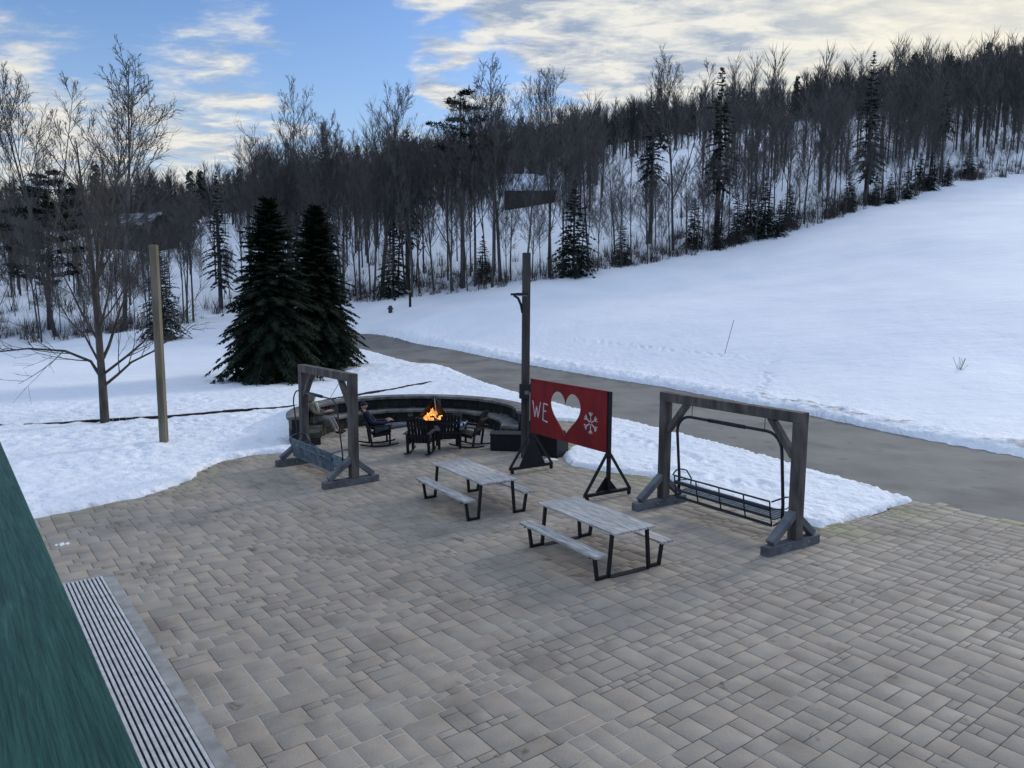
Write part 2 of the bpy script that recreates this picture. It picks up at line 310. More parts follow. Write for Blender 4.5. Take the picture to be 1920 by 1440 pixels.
def npmesh(name, V, Fc, m, cols=None, smooth=False, parent=None):
    V = np.asarray(V, dtype=np.float32); Fc = np.asarray(Fc, dtype=np.int32); k = Fc.shape[1]
    me = bpy.data.meshes.new(name); me.vertices.add(len(V)); me.vertices.foreach_set('co', V.ravel())
    me.loops.add(Fc.size); me.loops.foreach_set('vertex_index', Fc.ravel()); me.polygons.add(len(Fc))
    me.polygons.foreach_set('loop_start', np.arange(0, Fc.size, k, dtype=np.int32)); me.polygons.foreach_set('loop_total', np.full(len(Fc), k, dtype=np.int32))
    me.update(calc_edges=True)
    if smooth: me.polygons.foreach_set('use_smooth', [True] * len(Fc))
    me.materials.append(MATS[m])
    if cols is not None:
        ca = me.color_attributes.new('Col', 'FLOAT_COLOR', 'POINT'); ca.data.foreach_set('color', np.asarray(cols, dtype=np.float32).ravel())
    o = bpy.data.objects.new(name, me); COL.objects.link(o)
    if parent: o.parent = parent
    return o
def tag(o, label, cat, group=None):
    o['label'] = label; o['category'] = cat
    if group: o['group'] = group
    return o
def thing(name, label, cat, loc=(0, 0, 0), rz=0.0, group=None):
    o = bpy.data.objects.new(name, None); COL.objects.link(o); o.location = loc; o.rotation_euler = (0, 0, rz); o.empty_display_size = 0.3
    return tag(o, label, cat, group)
def kind(o, k): o['kind'] = k; return o
def copy_thing(root, loc, rz=0.0, sc=1.0, label=None, group=None, tilt=(0, 0)):
    r = root.copy(); COL.objects.link(r); r.location = loc; r.rotation_euler = (tilt[0], tilt[1], rz); r.scale = (sc, sc, sc) if not hasattr(sc, '__len__') else sc
    if label: r['label'] = label
    if group: r['group'] = group
    elif 'group' in r: del r['group']
    for ch in list(root.children):
        c = ch.copy(); COL.objects.link(c); c.parent = r
        for g in ch.children:
            d = g.copy(); COL.objects.link(d); d.parent = c
    return r

# ------------------------------------------------------------------ numeric noise
def vnoise(x, y, seed=0):
    xi = np.floor(x).astype(np.int64); yi = np.floor(y).astype(np.int64); fx = x - xi; fy = y - yi
    fx = fx * fx * (3 - 2 * fx); fy = fy * fy * (3 - 2 * fy)
    def h(a, b):
        n = (a * 374761393 + b * 668265263 + seed * 974711) & 0x7fffffff; n = ((n ^ (n >> 13)) * 1274126177) & 0x7fffffff
        return ((n ^ (n >> 16)) & 0xffff) / 65535.0
    return (h(xi, yi) * (1 - fx) + h(xi + 1, yi) * fx) * (1 - fy) + (h(xi, yi + 1) * (1 - fx) + h(xi + 1, yi + 1) * fx) * fy
def fbm(x, y, seed=0, o=4):
    t = 0; a = 0.5; x = np.asarray(x, float); y = np.asarray(y, float)
    for i in range(o): t = t + a * (vnoise(x, y, seed + i * 17) - 0.5) * 2; x = x * 2.03 + 3.1; y = y * 2.03 + 1.7; a *= 0.5
    return t
def sstep(a, b, x): t = np.clip((x - a) / (b - a), 0, 1); return t * t * (3 - 2 * t)
def polysd(X, Y, poly):               # signed distance, negative inside
    X = np.asarray(X, float); Y = np.asarray(Y, float); d = np.full(X.shape, 1e9); ins = np.zeros(X.shape, bool); n = len(poly)
    for i in range(n):
        ax, ay = poly[i]; bx, by = poly[(i + 1) % n]; ex, ey = bx - ax, by - ay
        t = np.clip(((X - ax) * ex + (Y - ay) * ey) / (ex * ex + ey * ey + 1e-12), 0, 1)
        d = np.minimum(d, np.hypot(X - ax - t * ex, Y - ay - t * ey))
        if by != ay:
            c = ((ay > Y) != (by > Y)) & (X < (bx - ax) * (Y - ay) / (by - ay) + ax); ins ^= c
    return np.where(ins, -d, d)

# ------------------------------------------------------------------ terrain
TREELINE = [(-260, 640, 70), (-120, 640, 67), (0, 640, 65), (100, 645, 62), (230, 625, 62), (330, 610, 70), (430, 588, 92), (560, 580, 88), (700, 566, 82), (900, 548, 80), (1000, 532, 78), (1130, 510, 82),
            (1250, 492, 88), (1370, 468, 92), (1490, 438, 95), (1600, 402, 102), (1700, 375, 112), (1780, 348, 120), (1850, 337, 126), (1920, 333, 130), (2050, 318, 140), (2200, 300, 150)]
BACK = [(-200, 500, 130), (100, 560, 85), (100, 480, 130), (450, 520, 125), (450, 450, 160), (700, 480, 115), (700, 430, 150), (900, 460, 110), (900, 385, 150), (1000, 376, 155), (1100, 430, 112), (1100, 350, 150),
        (1300, 370, 122), (1300, 285, 165), (1500, 340, 130), (1500, 265, 180), (1700, 285, 150), (1700, 225, 200), (1900, 260, 165), (1900, 185, 225), (2150, 200, 220)]
SLOPE = [(1500, 600, 50), (1500, 520, 70), (1800, 700, 35), (1800, 560, 50), (1800, 450, 75), (1200, 600, 55), (1200, 550, 72), (1000, 610, 58), (800, 600, 66), (2050, 700, 34), (2050, 500, 60), (1650, 640, 42), (1350, 640, 46)]
RIDGE = [(-300, 440, 300), (0, 458, 300), (200, 458, 300), (400, 448, 300), (600, 400, 300), (800, 340, 300), (1000, 308, 300), (1200, 286, 320), (1300, 272, 330), (1500, 240, 340), (1700, 203, 350), (1900, 160, 360), (2200, 125, 370)]
cp = [tuple(WD(*t)) for t in TREELINE + BACK + SLOPE + RIDGE]
for t in RIDGE:
    p = WD(*t); cp.append((p.x * 1.3, p.y * 1.35, p.z - 22)); cp.append((p.x * 1.9, p.y * 2.0, p.z - 40))
def WR(px, py):
    p = W(px, py)
    for _ in range(30): p = W(px, py, 0.03 * max(0, p.y - 38))
    return p
ROAD_FAR = [WR(*q) for q in ((2500, 985), (2150, 905), (1920, 858), (1700, 818), (1520, 779), (1360, 748), (1240, 725), (1100, 703), (980, 683), (900, 667), (830, 653), (760, 640), (680, 627), (600, 618), (520, 611))]
ROAD_NEAR = [WR(*q) for q in ((2500, 1110), (2150, 1035), (1920, 983), (1722, 940), (1510, 879), (1370, 839), (1240, 806), (1100, 773), (985, 742), (900, 715), (850, 696), (770, 677), (690, 658), (620, 644), (560, 633))]
for p in ROAD_FAR + ROAD_NEAR[::2]: cp.append(tuple(p))
for x in range(-25, 12, 6):
    for y in range(-4, 32, 6): cp.append((x, y, 0))
for x, y in ((-12, 36), (-16, 42), (-24, 40), (-30, 30), (-10, 44), (-20, 50), (-60, 20), (-60, -20), (0, -60), (80, -60), (-80, -60), (3, 32)): cp.append((x, y, 0.03 * max(0, y - 38)))
cp += [(60, 0, 4), (40, 15, 5), (-40, 50, 0.2), (-120, 60, 2), (160, 60, 22)]
cp = np.array(cp); CX, CY, CZ = cp[:, 0], cp[:, 1], cp[:, 2]
def phi(r2): return np.sqrt(r2 + 9.0)
A = phi((CX[:, None] - CX) ** 2 + (CY[:, None] - CY) ** 2) - 0.0
A += np.eye(len(CX)) * -0.15
WT = np.linalg.solve(A, CZ)
PIT = Vector((-3.1, 23.1, 0)); PR = 3.75
patio_px = [(60, 975), (150, 957), (290, 927), (368, 898), (376, 886), (420, 865), (480, 853), (535, 851), (620, 835), (700, 825), (900, 825), (985, 800), (1030, 788), (1092, 792), (1102, 808), (1080, 832), (1050, 856), (1066, 874), (1150, 888), (1235, 896), (1400, 952), (1540, 993), (1722, 940), (1920, 985), (2150, 1037), (2600, 1140)]
PATIO = [tuple(W(*p).xy) for p in patio_px] + [(14, -3), (-14, -3), (-14, 8)]
ROAD = [tuple(p.xy) for p in ROAD_FAR] + [tuple(p.xy) for p in reversed(ROAD_NEAR)]
def terr(X, Y):
    X = np.asarray(X, float); Y = np.asarray(Y, float); h = np.zeros(X.shape)
    for i in range(len(CX)): h += WT[i] * phi((X - CX[i]) ** 2 + (Y - CY[i]) ** 2)
    sd = np.minimum(polysd(X, Y, PATIO), np.hypot(X - PIT.x, Y - PIT.y) - PR)
    h *= sstep(0.3, 7, sd)
    return h
def gz(x, y): return float(terr(np.array([x]), np.array([y]))[0])
def snow_surface(X, Y):
    h = terr(X, Y)
    ns = fbm(X * 1.1, Y * 1.1, 3); nf = fbm(X * 5, Y * 5, 9, 3)
    sp = polysd(X, Y, PATIO) + nf * 0.06
    spit = np.hypot(X - PIT.x, Y - PIT.y) - PR + 0.2
    sr = polysd(X, Y, ROAD) + nf * 0.10
    sd = np.minimum(np.minimum(sp, sr), spit)
    far = sstep(35, 70, np.hypot(X, Y))
    thick = 0.10 + 0.035 * ns + 0.03 * nf * (1 - far)
    z = h - 0.14 + (thick + 0.14) * sstep(-0.03, 0.16 + 0.25 * far, sd)
    # ploughed bank on the far side of the road and heap left of it
    side = (X - 3) * 0.9 + (Y - 34) * 0.42      # >0 beyond the road
    bank = np.exp(-((sr - 0.9) / 0.8) ** 2) * (side > 0) * (Y > 10)
    lump = 0.5 + 0.5 * fbm(X * 1.7, Y * 1.7, 21)
    ln2 = fbm(X * 3.3, Y * 3.3, 77, 3); z += bank * (0.08 + 0.26 * lump * (0.4 + np.abs(ns)) + 0.10 * ln2) * (sd > 0)
    tip = np.exp(-(((X + 6.5) / 5.0) ** 2 + ((Y - 41.5) / 3.0) ** 2)) + 0.6 * np.exp(-(((X + 1.5) / 1.6) ** 2 + ((Y - 34.5) / 1.5) ** 2))
    z += tip * (0.28 + 0.25 * lump) * sstep(0.0, 0.9, sd) * (side < 0.5)
    rough = np.exp(-((Y - 24) / 10.0) ** 2) * (X < -3)
    near = (1 - sstep(34, 60, np.hypot(X, Y)))
    z += near * (0.022 + 0.06 * rough * (Y < 31)) * fbm(X * 3.1, Y * 3.1, 33, 3) * sstep(0, 0.5, sd)
    z += near * 0.05 * (0.3 + 0.7 * rough) * -np.maximum(0, fbm(X * 1.9, Y * 1.9, 36, 2) - 0.12) * sstep(0.1, 0.6, sd) * 2
    z += sstep(45, 70, Y) * 0.28 * fbm(X * 0.07, Y * 0.07, 41) * (1 - sstep(140, 200, Y))
    prx = random.Random(12)
    for (ax, ay, bx_, by_, n_) in ((-16, 21, -9, 27, 34), (-12, 30, -20, 40, 30), (-9, 17.5, -13, 25, 26), (5.2, 19.5, 2.6, 25.5, 22), (3.5, 18.8, 6.5, 16.6, 14), (9, 29, 16, 44, 46), (14, 40, 4, 52, 36)):
        for k in range(n_):
            t = k / n_; fx = ax + (bx_ - ax) * t + prx.uniform(-.15, .15) + .12 * (-1) ** k; fy = ay + (by_ - ay) * t + prx.uniform(-.15, .15)
            i0, i1 = np.searchsorted(gx, (fx - .5, fx + .5)); j0, j1 = np.searchsorted(gy, (fy - .5, fy + .5))
            xs, ys = X[j0:j1, i0:i1], Y[j0:j1, i0:i1]; rr2 = ((xs - fx) / .13) ** 2 + ((ys - fy) / .17) ** 2
            z[j0:j1, i0:i1] += (-0.085 * np.exp(-rr2) + 0.02 * np.exp(-(np.sqrt(rr2) - 1.7) ** 2 * 3)) * (sd[j0:j1, i0:i1] > .1)
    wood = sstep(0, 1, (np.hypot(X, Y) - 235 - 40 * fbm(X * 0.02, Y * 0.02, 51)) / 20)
    dirt = bank * sstep(8.5, 12, X) * (0.35 + 0.6 * fbm(X * 1.3, Y * 1.3, 88, 4)) + 0.22 * bank * (ns > -.2)
    dirt = np.maximum(dirt, 0.55 * np.exp(-(sp / 0.18) ** 2)) * (np.hypot(X, Y) < 90)
    rgh = 0.25 + 0.75 * np.maximum(np.maximum(rough, bank), np.exp(-(sd / 3.0) ** 2)) * (1 - 0.5 * far)
    return z, dirt, wood, rgh
def axis(*segs):
    out = []
    for a, b, s in segs: out += list(np.arange(a, b, s))
    return np.array(out)
gx = axis((-420, -80, 12), (-80, -40, 2), (-40, -18, 0.4), (-18, 13, 0.09), (13, 30, 0.3), (30, 70, 1.5), (70, 520, 12))
gy = axis((-60, 8, 3), (8, 9.5, 0.5), (9.5, 31, 0.09), (31, 50, 0.16), (50, 75, 0.5), (75, 150, 1.5), (150, 800, 8))
GX, GY = np.meshgrid(gx, gy); nxg, nyg = len(gx), len(gy)
Z, dirt, wood, rgh = snow_surface(GX, GY)
Vv = np.stack([GX.ravel(), GY.ravel(), Z.ravel()], 1)
ii = (np.arange(nyg - 1)[:, None] * nxg + np.arange(nxg - 1)[None, :]).ravel()
Fq = np.stack([ii, ii + 1, ii + nxg + 1, ii + nxg], 1)
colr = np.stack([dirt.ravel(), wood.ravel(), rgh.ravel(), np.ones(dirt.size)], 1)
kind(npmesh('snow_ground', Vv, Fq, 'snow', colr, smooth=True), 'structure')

# road
def strip(far, near, k=14, sub=6):
    def dens(P):
        out = []
        for i in range(len(P) - 1):
            p0 = P[max(i - 1, 0)]; p1 = P[i]; p2 = P[i + 1]; p3 = P[min(i + 2, len(P) - 1)]
            for s in range(sub):
                t = s / sub
                out.append(0.5 * ((2 * p1) + (p2 - p0) * t + (2 * p0 - 5 * p1 + 4 * p2 - p3) * t * t + (3 * p1 - p0 - 3 * p2 + p3) * t ** 3))
        out.append(P[-1]); return out
    A_, B_ = dens(far), dens(near); V = []
    for a, b in zip(A_, B_):
        d = (a - b).normalized()
        for j in range(k + 1):
            p = (b - d * 0.3).lerp(a + d * 0.25, j / k); V.append((p.x, p.y, 0))
    V = np.array(V); V[:, 2] = terr(V[:, 0], V[:, 1]) + 0.0; n = len(A_)
    Fc = [(i * (k + 1) + j, i * (k + 1) + j + 1, (i + 1) * (k + 1) + j + 1, (i + 1) * (k + 1) + j) for i in range(n - 1) for j in range(k)]
    return V, Fc
V, Fc = strip(ROAD_FAR, ROAD_NEAR); V[:, 2] -= 0.011
kind(npmesh('road', V, Fc, 'asphalt', smooth=True), 'structure')
# strip of dead grass and dirt showing between patio and snow
jb = MB(); J = PATIO[3:]; 
def ngon_sheet(name, poly, z, m):
    b = MB(); tri = tessellate_polygon([[Vector((p[0], p[1], 0)) for p in poly]]); b.v = [(p[0], p[1], z) for p in poly]
    for t in tri: b.face(tuple(t))
    o = b.build(name, m); return kind(o, 'structure')
ngon_sheet('paver_bed', PATIO + [], -0.0045, 'joint')
pc = [(PIT.x + (PR + .1) * math.cos(a), PIT.y + (PR + .1) * math.sin(a)) for a in np.linspace(0, 2 * math.pi, 40)[:-1]]
ngon_sheet('fire_circle_bed', pc, -0.009, 'joint')

# ------------------------------------------------------------------ patio pavers (random ashlar)
VP1 = R(37.5); U = Vector((-math.sin(VP1), math.cos(VP1), 0)); Vd = Vector((math.cos(VP1), math.sin(VP1), 0))
def pavers():
    cs = 0.110; nu, nv = 352, 296; u0, v0 = -8.0, -13.0
    occ = np.zeros((nu, nv), bool); items = []
    sizes = [(4, 3), (3, 4), (3, 3), (4, 2), (2, 4), (3, 2), (2, 3), (2, 2), (4, 4), (5, 3), (3, 5)]; wts = [5, 3, 4, 3, 2, 3, 2, 1, 1.5, 2, 1]
    for j in range(nv):
        for i in range(nu):
            if occ[i, j]: continue
            cand = list(range(len(sizes))); placed = False
            for _ in range(7):
                a, b = sizes[random.choices(cand, wts)[0]]
                if i + a <= nu and j + b <= nv and not occ[i:i + a, j:j + b].any():
                    placed = True; break
            if not placed:
                for a, b in ((2, 2), (2, 1), (1, 2), (1, 1)):
                    if i + a <= nu and j + b <= nv and not occ[i:i + a, j:j + b].any(): break
            occ[i:i + a, j:j + b] = True; items.append((i, j, a, b))
    I = np.array(items); cu = u0 + (I[:, 0] + I[:, 2] / 2) * cs; cv = v0 + (I[:, 1] + I[:, 3] / 2) * cs
    px = cu * U.x + cv * Vd.x; py = cu * U.y + cv * Vd.y
    sd = np.minimum(polysd(px, py, PATIO), np.hypot(px - PIT.x, py - PIT.y) - PR)
    keep = (sd < 0.12) & (py > 3.5) & (px > -14)
    pal = [(0.335, 0.292, 0.228), (0.34, 0.295, 0.230), (0.345, 0.290, 0.223), (0.33, 0.290, 0.230), (0.348, 0.286, 0.220), (0.332, 0.292, 0.232), (0.318, 0.275, 0.216), (0.335, 0.292, 0.228)]
    Vt = []; Fc = []; Cc = []
    for (i, j, a, b), k, s_, x_, y_ in zip(items, keep, sd, px, py):
        if not k: continue
        g = 0.0042; iu = 0.0045; ua, ub = u0 + i * cs + g, u0 + (i + a) * cs - g; va, vb = v0 + j * cs + g, v0 + (j + b) * cs - g
        h = random.uniform(-0.002, 0.002); c = random.choice(pal); c = [(x * .55 + y * .45) * w for x, y, w in zip(c, pal[0], (1.0, 1.0, 1.06))]; f = 0.93 * random.uniform(0.965, 1.035) * (1 + 0.16 * float(fbm(x_ * .35, y_ * .35, 61, 3))) * (1 - .12 * (random.random() < .02)); c = [x * f for x in c]
        moss = max(0, 1 + s_ / 1.2) * (0.5 + 0.5 * math.sin(x_ * 3 + y_)) * (1 if x_ > 0 else 0.5)
        c = [c[0] * (1 - .15 * moss), c[1] * (1 - .08 * moss), c[2] * (1 - .35 * moss)]
        b0 = len(Vt)
        for z, q in ((-0.008, 0), (-0.0035 + h * .5, 0), (h * .5, iu)):
            for uu, vv in ((ua + q, va + q), (ub - q, va + q), (ub - q, vb - q), (ua + q, vb - q)):
                Vt.append((uu * U.x + vv * Vd.x, uu * U.y + vv * Vd.y, z))
        # u x v points down, so reverse winding
        Fc.append((b0 + 11, b0 + 10, b0 + 9, b0 + 8))
        for r in (0, 4):
            for q in range(4):
                q2 = (q + 1) % 4; Fc.append((b0 + r + q2, b0 + r + q, b0 + r + 4 + q, b0 + r + 4 + q2))
        Cc += [(*c, 1)] * 12
    o = npmesh('patio', Vt, Fc, 'paver', Cc); kind(o, 'structure')
pavers()

# ------------------------------------------------------------------ drain grate beside the building
def uv_of(p): return p.dot(U), p.dot(Vd)
def UV(u, v, z=0.0): q = U * u + Vd * v; return Vector((q.x, q.y, z))
def grate():
    uA, vA = uv_of(W(193, 1083)); u2, v2 = uv_of(W(404, 1440)); uL, vL = uv_of(W(120, 1098)); vb = uv_of(W(441, 1440))[1]
    vr = (vA + v2) / 2; top = uA
    vl = vr - 0.95
    root = thing('drain_grate', 'long pale slatted metal drain grate set in a concrete kerb beside the green rail', 'grate', UV(top, vr, 0), 0)
    inv = Matrix.Translation(-UV(top, vr, 0))
    def bx(mb, ua, ub, va, vb_, z0, z1):
        P = [inv @ UV(u, v, z) for z in (z0, z1) for u, v in ((ua, vb_), (ub, vb_), (ub, va), (ua, va))]
        mb.quadbox(P)
    u_end = -0.5
    m = MB(); n = 17; w = (vr - vl) / n
    for i in range(n): bx(m, u_end, top, vl + w * (i + 0.22), vl + w * (i + 0.80), -0.02, 0.030)
    m.build('bars', 'grate_bar', root)
    m = MB()
    for k in range(9): bx(m, top - 0.9 * k - 0.9, top - 0.9 * k - 0.87, vl, vr, 0.0, 0.020)
    m.build('crossbars', 'dark_gap', root)
    m = MB(); bx(m, u_end, top, vl, vr, -0.03, 0.006); m.build('drain_pit', 'dark_gap', root)
    m = MB(); bx(m, u_end, top + 0.002, vr + 0.002, vb + 0.0, -0.03, 0.012); bx(m, top + 0.004, top + 0.12, vl - 0.1, vb, -0.03, 0.014); m.build('concrete_kerb', 'concrete', root)
grate()

# ------------------------------------------------------------------ green deck rail under the camera
def rail():
    z = CAMZ - 0.35; u1, v1 = uv_of(W(270, 1440, z)); v1 += 0.0
    root = thing('deck_railing', 'dark green painted board rail of the deck in the near left corner', 'railing', UV(0, v1 - 0.07, 0), VP1 + math.pi / 2)
    m = MB(); m.box(-0.6, 9, -0.07, 0.07, z - 0.04, z); m.build('top_rail', 'green_paint', root, bevel=0.004)
    m = MB(); m.box(-0.6, 9, -0.02, 0.02, z - 0.95, z - 0.87); m.build('bottom_rail', 'green_paint', root)
    for k in range(14):
        m = MB(); x = -0.4 + 0.7 * k; m.box(x, x + 0.04, -0.02, 0.02, z - 0.869, z - 0.041); m.build('baluster', 'green_paint', root)
    dk = thing('timber_deck', 'raised timber deck the view is taken from, under the green rail', 'deck', UV(0, v1 - 0.07, 0), VP1 + math.pi / 2)
    m = MB()
    for k in range(14): m.box(-0.6, 9, 0.002 + .142 * k, 0.138 + .142 * k, z - 1.04, z - 1.0)
    m.build('boards', 'timber', dk)
    m = MB(); m.box(-0.6, 9, 0.004, 0.044, z - 1.24, z - 1.042); m.build('edge_beam', 'timber', dk)
    for k in range(4): m = MB(); m.box(-.4 + 3 * k, -.26 + 3 * k, 0.05, .19, 0, z - 1.042); m.build('post', 'timber', dk)
rail()

# ------------------------------------------------------------------ timber swing frames with chairlift chairs
def swing(pn, pf, zt, label_f, label_c, W_c, chair_mat, solid, offy, front, back):
    pn, pf = Vector(pn), Vector(pf); d = (pf - pn); L = d.length; mid = (pn + pf) / 2; rz = math.atan2(d.y, d.x)
    # local x: near -> far post ; local -y: towards +v (away), +y: towards camera side
    t = 0.19; h = t / 2
    root = thing('swing_frame', label_f, 'swing frame', (mid.x, mid.y, 0), rz)
    for s in (-1, 1):
        x = s * L / 2
        m = MB(); m.box(x - h, x + h, -h, h, 0.17, zt - t); m.build('post', 'timber', root, bevel=0.008)
        m = MB(); m.box(x - h + .005, x + h - .005, -back, front, 0.0, 0.165); m.build('foot', 'timber_foot', root, bevel=0.01)
        for sg, e in ((1, front), (-1, back)):
            m = MB(); y1 = sg * (e - 0.14); a = (x, y1, 0.20); b = (x, sg * (h - 0.02), 0.20 + (e - h) * 0.62)
            m.bar(a, b, 0.12, 0.15, up=(1, 0, 0)); m.build('foot_brace', 'timber_foot', root, bevel=0.006)
        m = MB(); m.bar((x - s * h, 0, zt - t - 0.62), (x - s * (h + 0.52), 0, zt - t + 0.02), 0.11, 0.13, up=(0, 1, 0)); m.build('knee_brace', 'timber', root, bevel=0.006)
        for yb in (-0.26, 0.26):
            m = MB(); m.tube([(x - h - .022, yb, .10), (x + h + .022, yb, .10)], 0.016, 6); m.build('bolt', 'sign_trim', root)
    m = MB(); m.box(-L / 2 - h - .0, L / 2 + h + .0, -h - .004, h + .004, zt - t, zt); m.build('beam', 'timber', root, bevel=0.008)
    # ---- hanging chair (a thing of its own)
    c = thing('chairlift_chair', label_c, 'chair', (mid.x, mid.y, 0), rz)
    w = W_c / 2; y0 = offy; top = 2.0; r = 0.34; yb = y0 + 0.12; ys = y0 - 0.42       # back of the chair nearer the camera (+y)
    pts = [(-w, y0 - .1, 0.42), (-w, y0 - .1, 0.7), (-w, y0, top - r)] + [(-w + r - r * math.cos(a), y0, top - r + r * math.sin(a)) for a in np.linspace(0, math.pi / 2, 7)[1:]]
    pts += [(-p[0], p[1], p[2]) for p in reversed(pts)]
    m = MB(); m.tube(pts, 0.018 if solid else 0.03, 8); m.tube([(-0.45, y0, top), (0.45, y0, top)], 0.04, 8); m.build('bail', 'chair_steel', c, smooth=True)
    for s in (-1, 1):
        m = MB(); k = s * (w - r - 0.05); n = 9; zz = np.linspace(top + 0.01, zt - t, n)
        for i in range(n - 1): m.tube([(k, y0 * (1 - i / n), zz[i]), (k + 0.012 * (i % 2), y0 * (1 - (i + 1) / n), zz[i + 1])], 0.007, 5)
        m.build('chain', chair_mat, c)
    m = MB(); zt_, zb_ = 0.76, 0.30
    for zz, rr, yy in ((zt_, 0.018, yb + .03), (0.62, 0.038, yb), (0.46, .018, yb - .03), (zb_, 0.03, yb - .06)): m.tube([(-w + .1, yy, zz), (w - .1, yy, zz)], rr, 6)
    for k in range(5):
        x = -w + .1 + (W_c - .2) * k / 4; m.tube([(x, yb + .03, zt_), (x, yb, 0.55), (x, yb - .06, zb_)], 0.014, 6)
    m.build('backrest', chair_mat, c)
    m = MB()
    for k in range(7): yy = yb - .10 - 0.075 * k; m.box(-w + .08, w - .08, yy - .055, yy, 0.395 + .006 * k, 0.42 + .006 * k)
    m.build('seat', 'blue_steel', c)
    if solid:
        m = MB()
        for k in range(4):
            x0 = -w + .11 + (W_c - .22) * k / 4; x1 = x0 + (W_c - .22) / 4 - .02
            m.quadbox([(x0, yb - .06, .32), (x0, yb - .035, .32), (x1, yb - .035, .32), (x1, yb - .06, .32), (x0, yb + .0, .74), (x0, yb + .025, .74), (x1, yb + .025, .74), (x1, yb, .74)])
        m.build('back_panel', 'blue_steel', c)
    for s in (-1, 1):
        m = MB(); x = s * (w - .06); pa = [(x, yb + .03, zt_)] + [(x + s * 0.10 * math.sin(a), yb + .03 - 0.55 * (a / math.pi), zt_ + 0.07 * math.sin(a)) for a in np.linspace(0.3, 2.6, 8)] + [(x, ys + .02, 0.62), (x, ys + .04, 0.43), (x, yb - .06, zb_)]
        m.tube(pa, 0.016, 6); m.tube([(x, yb, 0.62), (x + s * .08, yb - .3, 0.60), (x, ys + .02, 0.60)], 0.013, 6); m.build('armrest', chair_mat, c, smooth=True)
R_near, R_far = W(1489, 1027), W(1243, 947)
swing(R_near, R_far, 2.44, 'large weathered timber swing frame beside the snow strip, right of the red heart sign', 'dark steel slatted chairlift chair hanging in the right timber frame before the snow', 2.55, 'chair_steel', False, 0.0, 0.82, 0.62)
L_near, L_far = W(664, 908), W(572, 868)
swing(L_near, L_far, 2.62, 'weathered timber swing frame in front of the fire circle, left of the picnic tables', 'blue grey chairlift chair with solid back panels hanging before the stone fire circle', 2.6, 'blue_steel', True, 0.32, 0.78, 0.62)

# ------------------------------------------------------------------ picnic tables
def table(corners, zt, label, dark_strips):
    A, B, C, D = [W(px, py, zt) for px, py in corners]   # far-left, far-right, near-right, near-left (long edges A-D, B-C)
    mid = (A + B + C + D) / 4; ax = ((D - A) + (C - B)).normalized(); L = ((D - A).length + (C - B).length) / 2; w = ((B - A).length + (C - D).length) / 2
    rz = math.atan2(ax.y, ax.x)
    print('TABLE', L, w, mid, math.degrees(rz))
    L = min(max(L, 1.7), 2.2); w = min(max(w, 0.7), 0.85)
    root = thing('picnic_table', label, 'picnic table', (mid.x, mid.y, 0), rz, None)
    m = MB(); n = 5
    for k in range(n):
        y0 = -w / 2 + w * k / n; m.box(-L / 2 + random.uniform(-.004, .004), L / 2 + random.uniform(-.004, .004), y0 + .003, y0 + w / n - .003, zt - 0.035, zt + random.uniform(-.001, .001))
    m.build('tabletop', 'tabletop', root, bevel=0.003)
    bo = w / 2 + 0.27; bw = 0.26; zs = 0.45
    for s in (-1, 1):
        m = MB()
        for k in range(2): y0 = s * bo - bw / 2 + bw / 2 * k; m.box(-L / 2 - .01, L / 2 + .01, y0 + .003, y0 + bw / 2 - .003, zs - 0.04, zs + .001 * k)
        m.build('bench_seat', 'tabletop', root, bevel=0.003)
        for e in (-1, 1):
            m = MB(); x = e * (L / 2 - 0.14); up = (1, 0, 0); t = 0.05
            a = Vector((x, s * (w / 2 - 0.06), zt - .045)); b = Vector((x, s * (w / 2 - 0.0), 0.025)); c = Vector((x, s * (bo - 0.04), 0.025)); d = Vector((x, s * (bo + 0.02), zs - .05))
            m.bar(a, b, t, t, up); m.bar(d, c, t, t, up); m.bar(b - Vector((0, s * .025, 0)), c + Vector((0, s * .025, 0)), t - .004, t, up)
            m.bar(a + Vector((0, s * .04, .01)), a - Vector((0, s * .2, -.01)), t, .015, up); m.bar(d + Vector((0, s * .1, .005)), d - Vector((0, s * .1, -.005)), t, .015, up)
            m.build('leg_frame', 'black_steel', root)
    m = MB(); m.bar((-L / 2 + .14, 0, zt - .06), (L / 2 - .14, 0, zt - .06), .06, .04)
    for e in (-1, 1): m.bar((e * (L / 2 - .14), -w / 2 + .1, zt - .058), (e * (L / 2 - .14), w / 2 - .1, zt - .058), .05, .035)
    m.build('under_frame', 'black_steel', root)
    if dark_strips:  # flat black strips on the ground across both table ends
        for e in (-1, 1):
            m = MB(); x = e * (L / 2 - .14); m.box(x - .06, x + .06, -w / 2 + .03, w / 2 - .03, 0.002, 0.014); m.build('ground_strip', 'black_steel', root)
table([(1012, 943), (1077, 929), (1229, 983), (1153, 1004)], 0.75, 'grey picnic table on black legs, the nearer one, left of the big timber swing', True)
table([(811, 868), (872, 859), (971, 896), (905, 909)], 0.75, 'grey picnic table on black legs, the farther one, towards the fire circle', False)

